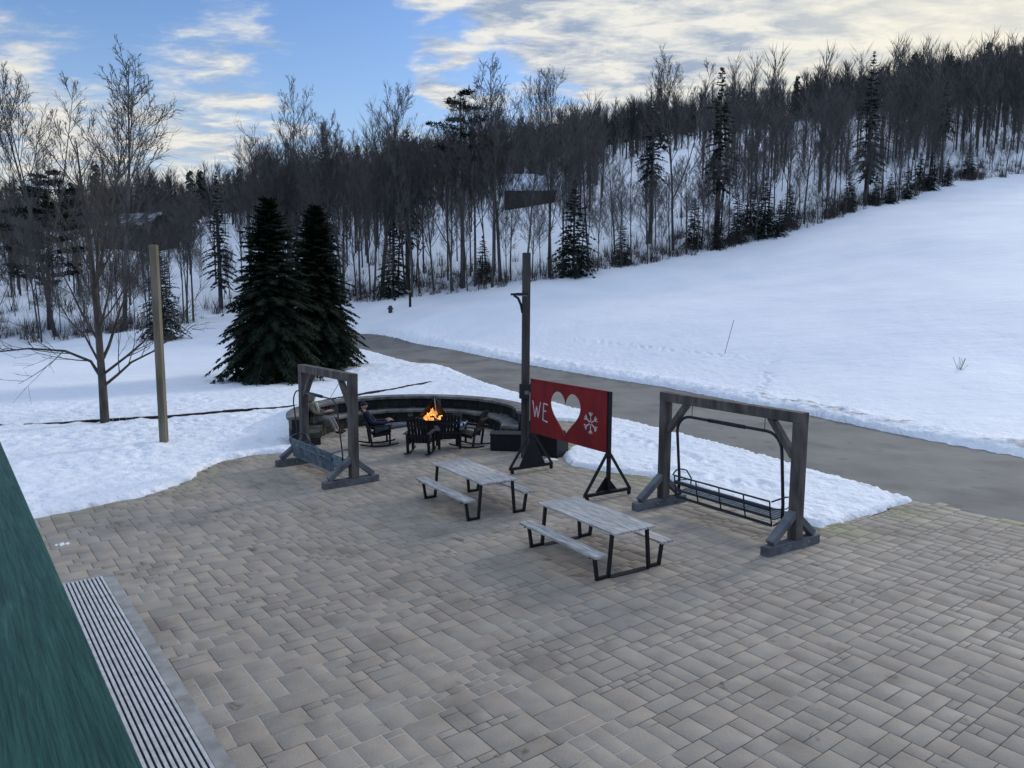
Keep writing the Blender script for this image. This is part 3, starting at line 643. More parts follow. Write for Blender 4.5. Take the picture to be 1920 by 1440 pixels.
# ------------------------------------------------------------------ red heart sign on castors
def sign():
    pr, pl = W(1139, 934), W(996, 884); d = pr - pl; L = d.length; mid = (pr + pl) / 2; rz = math.atan2(d.y, d.x)   # local x left->right as seen, -y towards the camera
    root = thing('sign_board', 'red board sign with heart cut-out, the word WE and a snowflake, on black castor stand', 'sign', (mid.x, mid.y, 0), rz)
    print('SIGN', L, mid)
    z0, z1 = 1.02, 2.36; x0, x1 = -L / 2 + .03, L / 2 - .03
    outer = [(x0, z0), (x1, z0), (x1, z1), (x0, z1)]
    hc = (x0 + (x1 - x0) * 0.485, z0 + 0.64); hs = 0.0345; heart = []
    for a in np.linspace(0, 2 * math.pi, 49)[:-1]:
        hx = 16 * math.sin(a) ** 3; hy = 13 * math.cos(a) - 5 * math.cos(2 * a) - 2 * math.cos(3 * a) - math.cos(4 * a)
        heart.append((hc[0] + hx * hs * 1.06, hc[1] + (hy + 2) * hs * 1.08))
    tri = tessellate_polygon([[Vector((p[0], p[1], 0)) for p in outer], [Vector((p[0], p[1], 0)) for p in heart]])
    P = outer + heart; n = len(P); m = MB(); yf, yb = -0.05, -0.026
    m.v = [(p[0], yf, p[1]) for p in P] + [(p[0], yb, p[1]) for p in P]
    for t in tri:
        a, b, c = [Vector(m.v[i]) for i in t]; nrm = (b - a).cross(c - a); t = tuple(t) if nrm.y < 0 else tuple(reversed(t))
        m.face(t); m.face(tuple(n + i for i in reversed(t)))
    for ring, off in ((list(range(4)), 0), (list(range(4, n)), 0)):
        for i in range(len(ring)):
            a, b = ring[i], ring[(i + 1) % len(ring)]; m.face((a, b, b + n, a + n))
    m.build('panel', 'red_paint', root)
    m = MB(); m.bar((x0 - .02, -.04, z1 + .012), (x1 + .02, -.04, z1 + .012), .05, .02); m.build('top_trim', 'red_paint', root)
    m = MB(); m.bar((x0 - .012, -.055, z0 + .3), (x0 - .012, -.055, z1 - .33), .02, .05, up=(0, 1, 0)); m.build('side_trim', 'sign_trim', root)
    def strokes(name, S, w, tag_=None):
        m = MB()
        for a, b in S: m.bar((a[0], yf - .004, a[1]), (b[0], yf - .004, b[1]), w, .006, up=(0, 1, 0))
        m.build(name, 'chalk_white', root)
    W0 = x0 + 0.09; wz = z0 + 0.42; hh = 0.40
    def L_(x, z): return (W0 + x, wz + z)
    strokes('letter_w', [(L_(0.0, hh), L_(0.10, 0.0)), (L_(0.10, 0.0), L_(0.17, 0.28)), (L_(0.17, 0.28), L_(0.23, 0.0)), (L_(0.23, 0.0), L_(0.34, hh))], .032)
    strokes('letter_e', [(L_(0.47, hh * .96), L_(0.44, -.03)), (L_(0.47, hh * .96), L_(0.63, hh * .92)), (L_(0.46, hh * .5), L_(0.58, hh * .5)), (L_(0.44, -.03), L_(0.64, -.06))], .034)
    cx, cz = x0 + (x1 - x0) * 0.815, z0 + 0.58; S = []
    for k in range(6):
        a = R(90 + 60 * k); r = 0.25; e = (cx + r * math.cos(a), cz + r * math.sin(a)); s0 = (cx + .03 * math.cos(a), cz + .03 * math.sin(a)); S.append((s0, e))
        for q in (-1, 1):
            a2 = a + q * R(38); b0 = (cx + r * .62 * math.cos(a), cz + r * .62 * math.sin(a)); S.append((b0, (b0[0] + .10 * math.cos(a2), b0[1] + .10 * math.sin(a2))))
    strokes('snowflake', S, .026)
    for s, gh in ((-1, 0.74), (1, 0.30)):
        x = s * L / 2; m = MB(); m.box(x - .035, x + .035, -.024, .05, 0.13, z1 + .01); m.build('post', 'black_steel', root)
        m = MB(); m.box(x - .035, x + .035, -.66, .66, 0.10, 0.165); m.build('base_bar', 'black_steel', root)
        for q in (-1, 1):
            m = MB(); m.bar((x, q * .64, .15), (x, q * .03, 1.02), .05, .05, up=(1, 0, 0)); m.build('strut', 'black_steel', root)
            c = MB(); yy = q * .6; c.bar((x, yy, .10), (x, yy + .02, .06), .03, .05); c.build('castor_fork', 'black_steel', root)
            c = MB(); c.tube([(x - .018, yy + .025, .05), (x + .018, yy + .025, .05)], .048, 14); c.build('castor', 'black_plastic', root)
        g = MB(); gx_ = x - s * .045; b0 = len(g.v)
        for xx in (gx_ - .008, gx_ + .008): g.v += [(xx, -.30 - .1 * (s < 0), .166), (xx, .30 + .1 * (s < 0), .166), (xx, .03, .166 + gh), (xx, -.03, .166 + gh)]
        g.face((3, 2, 1, 0)); g.face((4, 5, 6, 7))
        for i in range(4): j = (i + 1) % 4; g.face((i, j, j + 4, i + 4))
        g.build('gusset', 'black_plastic', root)
sign()

# ------------------------------------------------------------------ poles
def poles():
    b = W(308, 834); t = WD(288, 459, b.y + 0.0)
    root = thing('wooden_pole', 'bare square wooden pole standing in the snow at left beside the young tree', 'pole', (b.x, b.y, 0))
    v = t - b; h = 0.098; hv = Vector((v.x, v.y, v.z)); m = MB()
    P = [Vector((sx * h, sy * h, z)) + hv * (z / v.z) * Vector((1, 1, 0)).length * 0 + Vector((v.x * z / v.z, v.y * z / v.z, 0)) for z in (-0.05, v.z) for sx, sy in ((-1, -1), (1, -1), (1, 1), (-1, 1))]
    m.quadbox(P); m.build('shaft', 'pole_wood', root, bevel=0.012)
    b = W(984, 858); t = WD(983, 474, b.y)
    root = thing('lamp_pole', 'dark wooden lamp pole with bracket arm and fixture behind the red sign', 'lamp pole', (b.x, b.y, 0), R(8))
    h = 0.10; H = t.z
    m = MB(); m.box(-h, h, -h, h, -0.05, H); m.build('shaft', 'pole_wood_dark', root, bevel=0.01)
    za = WD(984, 552, b.y).z
    m = MB(); m.bar((-h, 0, za), (-0.42, 0, za), .07, .06); m.build('bracket_arm', 'lamp_metal', root)
    m = MB(); m.tube([(-0.34, 0, za - .03), (-0.22, 0, za - .10), (-0.14, 0, za - .28), (-h, 0, za - .5)], [.03, .035, .035, .03], 8); m.build('brace', 'lamp_metal', root, smooth=True)
    m = MB(); m.box(-0.30, 0.02, -h - .16, -h - .002, za - .03, za + .04); lh = m.build('lamp_head', 'lamp_metal', root, bevel=.01)
    m = MB(); m.box(-0.27, -0.01, -h - .14, -h - .02, za - .045, za - .031); m.build('lens', 'lamp_glass', lh)
    zb = WD(984, 732, b.y).z
    m = MB(); m.box(-0.19, 0.14, -h - .13, -h - .002, zb - .2, zb + .2); jb_ = m.build('junction_box', 'lamp_metal', root, bevel=.012)
    m = MB(); m.box(-0.06, 0.05, -h - .15, -h - .131, zb - .08, zb + .02); m.build('box_label', 'coping', jb_)
    m = MB(); m.tube([(0.03, -h - .02, 0), (0.03, -h - .02, zb - .2)], .018, 8); m.build('conduit', 'lamp_metal', root)
poles()

# ------------------------------------------------------------------ stone seating circle
def wallring():
    a0, a1 = R(-2), R(206)
    root = thing('seating_wall', 'curved dark stone seating wall with pale coping round the fire', 'wall', (PIT.x, PIT.y, 0))
    def arc_block(mb, aa, ab, r0, r1, z0, z1, col=None, jit=0.0):
        P = []
        for z in (z0, z1):
            for a, r in ((aa, r0), (aa, r1), (ab, r1), (ab, r0)):
                rr = r + random.uniform(-jit, jit); P.append((rr * math.cos(a), rr * math.sin(a), z + random.uniform(-jit, jit) * .3))
        mb.quadbox(P, col)
    def course(mb, r0, r1, z0, z1, wmin, wmax):
        a = a0
        while a < a1:
            b = min(a1, a + random.uniform(wmin, wmax) / r0)
            c = random.choice([(0.022, 0.020, 0.020), (0.03, 0.028, 0.026), (0.018, 0.017, 0.018), (0.028, 0.024, 0.020), (0.035, 0.033, 0.030), (0.018, 0.018, 0.020), (0.17, 0.17, 0.15), (0.08, 0.08, 0.07)])
            arc_block(mb, a + .006 / r0, b - .006 / r0, r0, r1, z0 + .006, z1 - .006, c, 0.018); a = b
    m = MB()
    for z0, z1 in ((0, .22), (.22, .5), (.5, .80)): course(m, 3.32, 3.72, z0, z1, .22, .5)
    m.build('back_wall', 'stone', root, bevel=0.015)
    m = MB(); 
    for k in range(60): arc_block(m, a0 + (a1 - a0) * k / 60, a0 + (a1 - a0) * (k + 1) / 60, 3.34, 3.68, 0.0, .79)
    m.build('wall_core', 'dark_gap', root)
    m = MB(); n = 13
    for k in range(n): arc_block_n(m, a0 + (a1 - a0) * k / n, a0 + (a1 - a0) * (k + 1) / n - .002, 3.24, 3.80, .80, .88)
    m.build('coping', 'coping', root)
    m = MB(); b0, b1 = R(-8), R(158)
    for z0, z1 in ((0, .2), (.2, .38)): course(m, 2.86, 3.30, z0, z1, .2, .45)
    m.build('bench_base', 'stone', root, bevel=0.012)
    m = MB(); n = 12
    for k in range(n): arc_block_n(m, b0 + (b1 - b0) * k / n, b0 + (b1 - b0) * (k + 1) / n - .003, 2.78, 3.315, .38, .45)
    m.build('bench_cap', 'coping', root)
    sn = MB()
def arc_block_n(mb, aa, ab, r0, r1, z0, z1, sub=6):
    b = len(mb.v)
    for i in range(sub + 1):
        a = aa + (ab - aa) * i / sub
        for r, z in ((r0, z0), (r1, z0), (r1, z1), (r0, z1)): mb.v.append((r * math.cos(a), r * math.sin(a), z))
    for i in range(sub):
        for j in range(4):
            j2 = (j + 1) % 4; mb.face((b + i * 4 + j, b + (i + 1) * 4 + j, b + (i + 1) * 4 + j2, b + i * 4 + j2))
    mb.face((b, b + 1, b + 2, b + 3)); e = b + sub * 4; mb.face((e + 3, e + 2, e + 1, e))
wallring()
# snow heaped behind the seating wall and lying on its coping
def heap():
    n = 90; m = 12; V = []; Fc = []; a0, a1 = R(42), R(186)
    for i in range(n + 1):
        a = a0 + (a1 - a0) * i / n
        for j in range(m + 1):
            t = j / m; r = 3.62 + (1.5 + .9 * sstep(0, 1, i / 40)) * t; x, y = PIT.x + r * math.cos(a), PIT.y + r * math.sin(a)
            e = min(1, i / 6, (n - i) / 16)
            hgt = (0.90 * (1 - t) ** 0.8 + 0.10 * math.sin(t * math.pi) * (1 + float(fbm(x * 1.2, y * 1.2, 5)))) * e - 0.05 * t + 0.035 * float(fbm(x * 5, y * 5, 8, 3)) * (1 if 0 < j < m else 0)
            if j == 0: hgt = 0.83 * (e > 0)
            V.append((x, y, min(hgt, 0.97)))
    for i in range(n):
        for j in range(m): b = i * (m + 1) + j; Fc.append((b, b + m + 1, b + m + 2, b + 1))
    o = npmesh('snow_heap', V, Fc, 'snow', [(0.05, 0, 0.9, 1)] * len(V), smooth=True); kind(o, 'structure')
heap()

# ------------------------------------------------------------------ fire pit
def firepit():
    c = Vector((-2.45, 22.9, 0))
    root = thing('fire_pit', 'black round steel fire pit with burning logs under pyramid frame', 'fire pit', (c.x, c.y, 0))
    m = MB(); n = 20; prof = [(0.30, 0.0), (0.34, 0.02), (0.44, 0.50), (0.50, 0.62), (0.54, 0.63), (0.54, 0.66), (0.49, 0.66), (0.40, 0.50), (0.0, 0.46)]; b = 0
    for r, z in prof:
        for k in range(n): a = 2 * math.pi * k / n; m.v.append((r * math.cos(a), r * math.sin(a), z))
    for i in range(len(prof) - 1):
        for k in range(n): k2 = (k + 1) % n; m.face((i * n + k, i * n + k2, (i + 1) * n + k2, (i + 1) * n + k))
    m.build('bowl', 'black_steel', root, smooth=True)
    ap = (0.05, 0, 1.28)
    for k in range(4):
        a = R(20 + 90 * k); m = MB(); m.tube([(.5 * math.cos(a), .5 * math.sin(a), .66), ap], 0.014, 6); m.build('frame_rod', 'sign_trim' if k == 3 else 'black_steel', root)
    m = MB(); m.ball(ap, .03, 8, 6); m.build('finial', 'black_steel', root)
    m = MB()
    for k in (0, 1):
        a1_, a2_ = R(20 + 90 * k), R(110 + 90 * k); P_ = [Vector((.49 * math.cos(a1_), .49 * math.sin(a1_), .67)), Vector((.49 * math.cos(a2_), .49 * math.sin(a2_), .67)), Vector((.05, 0, 1.26))]
        nn = (P_[1] - P_[0]).cross(P_[2] - P_[0]).normalized() * .006; b_ = len(m.v); m.v += [tuple(q + nn) for q in P_] + [tuple(q - nn) for q in P_]
        m.face((b_, b_ + 1, b_ + 2)); m.face((b_ + 5, b_ + 4, b_ + 3))
        for i in range(3): j = (i + 1) % 3; m.face((b_ + i, b_ + 3 + i, b_ + 3 + j, b_ + j))
    m.build('spark_hood', 'black_steel', root)
    m = MB()
    for k in range(6):
        a = k * 1.1; m.tube([(.33 * math.cos(a), .33 * math.sin(a), .58), (-.2 * math.cos(a + .5), -.2 * math.sin(a + .5), .72)], .05, 7)
    m.build('logs', 'log', root)
    m = MB(); random.seed(5)
    for k in range(15):
        a = random.uniform(0, 6.28); r = random.uniform(0, .30); x, y = r * math.cos(a), r * math.sin(a); h = random.uniform(.12, .34) * (1.15 - r * 1.6); w = random.uniform(.05, .09); ph = random.uniform(0, 6)
        pts = [(x + .03 * math.sin(ph + t * 5), y + .03 * math.cos(ph + t * 4), .62 + h * t) for t in (0, .2, .4, .6, .8, 1)]
        m.tube(pts, [w * .8, w * 1.15, w, w * .6, w * .3, .004], 8)
    m.build('flames', 'flame', root, smooth=True)
firepit()

# ------------------------------------------------------------------ black rocking chairs
def make_chair(name, label, cat, loc, rz, rock=True, group=None):
    root = thing(name, label, cat, loc, rz, group); M_ = 'black_plastic'    # faces +y
    w = .30
    m = MB()
    for k in range(5): y = -.22 + .105 * k; m.quadbox([(-w + .03, y, .36 + .02 * k - .02), (w - .03, y, .36 + .02 * k - .02), (w - .03, y + .09, .38 + .02 * k - .02), (-w + .03, y + .09, .38 + .02 * k - .02), (-w + .03, y, .38 + .02 * k), (w - .03, y, .38 + .02 * k), (w - .03, y + .09, .40 + .02 * k), (-w + .03, y + .09, .40 + .02 * k)])
    m.build('seat', M_, root)
    m = MB()
    for k in range(6):
        x = -.27 + .092 * k; top = 1.04 + .06 * math.cos((k - 2.5) * .5); m.quadbox([(x, -.25, .34), (x + .078, -.25, .34), (x + .078, -.225, .34), (x, -.225, .34), (x, -.25 - .30, top), (x + .078, -.25 - .30, top), (x + .078, -.525, top), (x, -.525, top)])
    m.bar((-.27, -.36, .55), (.27, -.36, .55), .03, .07); m.bar((-.27, -.50, .86), (.27, -.50, .86), .03, .07)
    m.build('backrest', M_, root)
    for s in (-1, 1):
        m = MB(); m.bar((s * .33, -.46, .62), (s * .33, .30, .64), .12, .025); m.build('armrest', M_, root)
        m = MB(); m.bar((s * .30, .24, .06), (s * .30, .24, .625), .07, .05, up=(0, 1, 0)); m.build('leg', M_, root)
        m = MB(); m.bar((s * .30, -.28, .06), (s * .30, -.36, .61), .07, .05, up=(0, 1, 0)); m.build('leg', M_, root)
        m = MB(); m.bar((s * .28, -.25, .33), (s * .28, .27, .40), .03, .08); m.build('seat_rail', M_, root)
        if rock:
            m = MB(); m.tube([(s * .30, y, .03 + .22 * (y + .05) ** 2) for y in np.linspace(-.62, .5, 12)], .024, 6); m.build('rocker', M_, root)
    return root
cF = W(795, 852); cL = W(712, 836); cR = W(872, 838)
chairs_g = None
make_chair('rocking_chair', 'black chair in front of the fire pit with its back to the picnic tables', 'chair', (cF.x - .1, cF.y + .15, 0), R(-8))
make_chair('rocking_chair', 'black rocking chair at the left of the fire, holding the person in navy', 'chair', (cL.x, cL.y + .1, 0), R(-72))
make_chair('rocking_chair', 'black rocking chair right of the fire with a blue and white blanket on it', 'chair', (cR.x + .1, cR.y + .1, 0), R(68))
make_chair('garden_chair', 'black chair without rockers close to the front of the fire pit', 'chair', (cF.x + .62, cF.y + .75, 0), R(12), rock=False)
# blanket
bl = thing('blanket', 'crumpled blue and white blanket over the arm of the right black rocking chair', 'blanket', (cR.x - .25, cR.y + .05, 0), R(68))
m = MB(); n1, n2 = 14, 10
for i in range(n1 + 1):
    for j in range(n2 + 1):
        x = -.34 + .68 * i / n1; y = -.22 + .5 * j / n2; z = .70 + .06 * math.sin(i * 1.1) * math.cos(j * .9) + .05 * float(fbm(x * 6, y * 6, 3)) - max(0, abs(x) - .28) * 1.6 - max(0, y - .18) * 1.2
        m.v.append((x, y, z))
for i in range(n1):
    for j in range(n2): b = i * (n2 + 1) + j; m.face((b, b + n2 + 1, b + n2 + 2, b + 1))
o = m.build('cloth', 'blue_blanket', bl, smooth=True); md = o.modifiers.new('thick', 'SOLIDIFY'); md.thickness = .02
# storage box right of the fire
p = W(945, 846); bx = thing('storage_box', 'low black lidded box at the right end of the stone bench', 'box', (p.x + .1, p.y + .25, 0), R(-4))
m = MB(); m.box(-.48, .48, -.28, .28, .03, .46); m.build('body', 'black_plastic', bx, bevel=.01)
m = MB(); m.box(-.50, .50, -.30, .30, .462, .50); m.build('lid', 'black_plastic', bx, bevel=.008)
for s in (-1, 1): m = MB(); m.box(s * .4 - .05, s * .4 + .05, -.24, .24, 0, .029); m.build('foot', 'black_plastic', bx)

p = W(1026, 858); fb = thing('firewood_box', 'open black box stacked with dark firewood behind the left foot of the red sign', 'box', (p.x, p.y + .45, 0), R(-38))
m = MB(); m.box(-.55, .55, -.28, -.25, .04, .62); m.box(-.55, .55, .25, .28, .04, .62); m.box(-.55, -.52, -.249, .249, .04, .62); m.box(.52, .55, -.249, .249, .04, .62); m.box(-.519, .519, -.249, .249, .04, .07); m.build('body', 'black_plastic', fb)
for k in range(9):
    m = MB(); y = -.2 + .2 * (k % 3); z = .62 - .14 * (k // 3); m.tube([(-.48, y, z), (.46, y + random.uniform(-.03, .03), z + random.uniform(-.02, .02))], .075, 7); m.build('firewood_log', 'log', fb)
# ------------------------------------------------------------------ people
def skin_part(name, verts, edges, radii, m, parent, sub=1):
    me = bpy.data.meshes.new(name); me.from_pydata(verts, edges, []); me.materials.append(MATS[m]); o = bpy.data.objects.new(name, me); COL.objects.link(o); o.parent = parent
    md = o.modifiers.new('skin', 'SKIN'); md.use_smooth_shade = True
    if not me.skin_vertices: 
        bpy.context.view_layer.objects.active = o
    for i, r in enumerate(radii):
        sv = me.skin_vertices[0].data[i]; sv.radius = (r, r) if not hasattr(r, '__len__') else r; sv.use_root = (i == 0)
    s = o.modifiers.new('sub', 'SUBSURF'); s.levels = sub; s.render_levels = sub + 1
    return o
def person(label, loc, rz, top, trousers, shoe, cap, recline=0.25, legs='out', hood=None, scarf=False):
    root = thing('person', label, 'person', loc, rz)     # sits facing +y, seat height 0.42
    s = recline; hip = Vector((0, -.12, .52)); ch = hip + Vector((0, -s * .9, .36)); nk = hip + Vector((0, -s * 1.2, .54)); hd = nk + Vector((0, .02, .15))
    kz = .56 if legs == 'out' else .52; fy = 1.02 if legs == 'out' else .62; fz = .52 if legs == 'out' else .08
    V = [hip, hip + Vector((0, -s * .4, .17)), ch, nk, nk + Vector((0, .0, .08))]; E = [(0, 1), (1, 2), (2, 3), (3, 4)]; Rr = [(.15, .12), (.13, .10), (.16, .11), (.06, .06), (.055, .055)]
    for sx in (-1, 1):
        b = len(V); V += [ch + Vector((sx * .17, 0, .07)), ch + Vector((sx * .24, .10, -.16)), hip + Vector((sx * .20, .20, .16)), hip + Vector((sx * .12, .36, .24))]; E += [(2, b), (b, b + 1), (b + 1, b + 2), (b + 2, b + 3)]; Rr += [.065, .05, .04, .032]
        # hand: palm, four fingers, thumb
        hnd = V[b + 3]; pb = len(V); V.append(hnd + Vector((-sx * .02, .07, .01))); E.append((b + 3, pb)); Rr.append(.035)
        for q in range(4):
            V += [hnd + Vector((-sx * .02 + (q - 1.5) * .019, .11, .01)), hnd + Vector((-sx * .02 + (q - 1.5) * .02, .145 + .006 * (q in (1, 2)), -.015))]; E += [(pb, len(V) - 2), (len(V) - 2, len(V) - 1)]; Rr += [.009, .008]
        V.append(hnd + Vector((-sx * .065, .075, .02))); E.append((pb, len(V) - 1)); Rr.append(.01)
        b = len(V); V += [hip + Vector((sx * .09, .04, -.02)), Vector((sx * .13, .32, kz)), Vector((sx * .11, fy - .10, fz + .06)), Vector((sx * .12, fy + .10, fz + .02))]; E += [(0, b), (b, b + 1), (b + 1, b + 2), (b + 2, b + 3)]; Rr += [.09, .065, .045, .04]
    skin_part('body', [tuple(v) for v in V], E, Rr, 'skin', root)
    # head with features as one mesh
    m = MB(); m.ball(tuple(hd), (.075, .092, .112), 16, 12)
    m.ball(tuple(hd + Vector((0, .09, -.012))), (.014, .022, .02), 8, 6)
    for sx in (-1, 1): m.ball(tuple(hd + Vector((sx * .075, -.005, -.005))), (.012, .02, .03), 8, 6)
    h = m.build('head', 'skin', root, smooth=True)
    m = MB()
    for sx in (-1, 1): m.ball(tuple(hd + Vector((sx * .03, .084, .012))), .009, 8, 6)
    m.ball(tuple(hd + Vector((0, .082, -.048))), (.022, .008, .005), 8, 5); m.build('face_features', 'dark_cap', h)
    m = MB(); m.ball(tuple(hd + Vector((0, -.012, .035))), (.086, .098, .09), 14, 9)
    if cap == 'dark_cap': m.ball(tuple(hd + Vector((0, .085, .05))), (.06, .06, .012), 10, 5)
    m.build('hat', cap, h, smooth=True)
    # jacket
    V = [hip + Vector((0, 0, -.02)), hip + Vector((0, -s * .4, .17)), ch, nk + Vector((0, 0, -.02))]; E = [(0, 1), (1, 2), (2, 3)]; Rr = [(.19, .16), (.175, .15), (.19, .145), (.085, .085)]
    for sx in (-1, 1):
        b = len(V); V += [ch + Vector((sx * .17, 0, .07)), ch + Vector((sx * .24, .10, -.16)), hip + Vector((sx * .20, .20, .16)), hip + Vector((sx * .13, .33, .23))]; E += [(2, b), (b, b + 1), (b + 1, b + 2), (b + 2, b + 3)]; Rr += [.09, .075, .062, .05]
    skin_part('jacket', [tuple(v) for v in V], E, Rr, top, root)
    V = [hip + Vector((0, 0, -.03))]; E = []; Rr = [(.16, .13)]; S = []
    for sx in (-1, 1):
        b = len(V); V += [hip + Vector((sx * .09, .06, -.02)), Vector((sx * .13, .32, kz)), Vector((sx * .11, fy - .12, fz + .08))]; E += [(0, b), (b, b + 1), (b + 1, b + 2)]; Rr += [.105, .085, .06]
    skin_part('trousers', [tuple(v) for v in V], E, Rr, trousers, root)
    for sx in (-1, 1):
        m = MB(); m.ball((sx * .115, fy + .02, fz + .03), (.055, .15, .055), 10, 7); m.build('boot', shoe, root, smooth=True)
    if hood:
        m = MB(); m.ball(tuple(nk + Vector((0, -.05, .08))), (.135, .13, .17), 12, 8); m.build('hood', hood, root, smooth=True)
    if scarf:
        m = MB(); m.tube([tuple(ch + Vector((.10, .14, .16))), tuple(ch + Vector((.11, .18, -.05))), tuple(ch + Vector((.12, .17, -.22)))], [.04, .05, .035], 7); m.build('scarf', 'scarf', root, smooth=True)
person('person in navy jacket and dark cap seated left of the fire, feet stretched towards it', (cL.x, cL.y + .1, 0.0), R(-72), 'navy_cloth', 'grey_cloth', 'boot', 'dark_cap', 0.30, 'out')
pT = W(652, 815, 0.0)
person('person in olive tan coat sitting at the left stone wall, half behind swing post', (PIT.x - 2.95, PIT.y + .25, 0.03), R(-95), 'tan_cloth', 'pale_cloth', 'boot', 'tan_cloth', 0.12, 'down', hood='tan_cloth', scarf=True)

# ------------------------------------------------------------------ trees
def rdir(d, ang, az):
    d = d.normalized(); x = d.orthogonal().normalized(); y = d.cross(x)
    return (d * math.cos(ang) + (x * math.cos(az) + y * math.sin(az)) * math.sin(ang)).normalized()
def limb(p, d, L, r, r1, seg, up, wob, rnd):
    pts = [p.copy()]; rad = [r]
    for i in range(seg):
        d = (d + Vector((rnd.uniform(-wob, wob), rnd.uniform(-wob, wob), up + rnd.uniform(-wob, wob) * .5))).normalized()
        pts.append(pts[-1] + d * L / seg); rad.append(r + (r1 - r) * (i + 1) / seg)
    return pts, rad
def at(pts, rad, t):
    k = t * (len(pts) - 1); i = min(int(k), len(pts) - 2); f = k - i
    return pts[i].lerp(pts[i + 1], f), (pts[i + 1] - pts[i]).normalized(), rad[i] + (rad[i + 1] - rad[i]) * f
def bare_tree(name, H, seed, start=0.42, nl=17, ang=(28, 50), ratio=0.36, r0=0.16, lvl3=5, tw=3, m='bark', mt='twig', rt=0.011, up=0.10, fork=0, extra=None, lean=0.0, nl2=9):
    rnd = random.Random(seed); root = thing(name, 'tree', 'tree'); T = MB(); Cn = MB()
    stems = [limb(Vector((0, 0, -0.3)), Vector((lean, 0, 1)), H * (0.93 if not fork else .95), r0, 0.02, 12, 0.05, 0.035, rnd)]
    T.tube(*stems[0], 8)
    for k in range(fork):
        t = rnd.uniform(.25, .5); p, d, r = at(*stems[0], t); st = limb(p, rdir(d, R(rnd.uniform(14, 26)), rnd.uniform(0, 6.28)), H * (1 - t) * rnd.uniform(.85, 1.0), r * .7, 0.015, 9, .06, .05, rnd); T.tube(*st, 6); stems.append(st)
    limbs = []
    for si, (pts, rad) in enumerate(stems):
        n = nl if si == 0 else nl // 2; s0 = start if si == 0 else .12
        for k in range(n):
            t = s0 + (0.97 - s0) * (k + rnd.random() * .7) / n; p, d, r = at(pts, rad, t)
            Lb = H * ratio * (1.0 - 0.72 * ((t - s0) / (1 - s0))) * rnd.uniform(.6, 1.1)
            q = limb(p, rdir(d, R(rnd.uniform(*ang)), k * 2.4 + rnd.uniform(-.5, .5)), Lb, max(.02, r * rnd.uniform(.35, .5)), rt * 1.3, 6, up, .09, rnd); T.tube(*q, 5, caps=False); limbs.append((q, Lb))
        limbs.append(((pts[-4:], rad[-4:]), H * .2))
    if extra:
        for pts_, r in extra:
            P = [Vector(p) for p in pts_]; q = (P, [r * (1 - .8 * i / (len(P) - 1)) for i in range(len(P))]); T.tube(*q, 5, caps=False); limbs.append((q, sum((P[i + 1] - P[i]).length for i in range(len(P) - 1))))
    for (pts, rad), Lb in limbs:
        n2 = max(4, int(nl2 * (0.5 + Lb / (H * ratio))))
        for k in range(n2):
            t = .18 + .8 * (k + rnd.random()) / n2; p, d, r = at(pts, rad, min(t, .99)); L2 = Lb * rnd.uniform(.25, .45) * (1.15 - t * .6)
            q = limb(p, rdir(d, R(rnd.uniform(25, 50)), rnd.uniform(0, 6.28)), L2, max(rt * 1.1, r * .5), rt * .9, 4, up, .12, rnd); Cn.tube(*q, 3, caps=False)
            for j in range(lvl3):
                t3 = .15 + .83 * (j + rnd.random()) / lvl3; p3, d3, r3 = at(*q, min(t3, .99)); L3 = L2 * rnd.uniform(.3, .6)
                q3 = limb(p3, rdir(d3, R(rnd.uniform(22, 48)), rnd.uniform(0, 6.28)), L3, rt, rt * .6, 2, up, .12, rnd); Cn.tube(*q3, 3, caps=False)
                for w in range(tw):
                    p4, d4, r4 = at(*q3, rnd.uniform(.2, .95)); q4 = limb(p4, rdir(d4, R(rnd.uniform(20, 50)), rnd.uniform(0, 6.28)), L3 * rnd.uniform(.4, .8), rt * .7, rt * .4, 1, up, .1, rnd); Cn.tube(*q4, 3, caps=False)
    T.build('trunk', m, root, smooth=True); Cn.build('crown', mt, root)
    return root
def spindle(mb, p, q, w, rnd, droop=0.0):
    d = q - p; s = d.cross(Vector((0, 0, 1))); s = (s.normalized() if s.length > 1e-5 else Vector((1, 0, 0))) * w
    mid = p + d * .45; up = Vector((0, 0, rnd.uniform(.1, .5) * w)); b = len(mb.v)
    q = q - Vector((0, 0, droop)); mb.v += [tuple(p), tuple(mid + s - up), tuple(q), tuple(mid - s - up), tuple(mid + up)]
    mb.face((b, b + 1, b + 4)); mb.face((b + 1, b + 2, b + 4)); mb.face((b + 2, b + 3, b + 4)); mb.face((b + 3, b, b + 4))
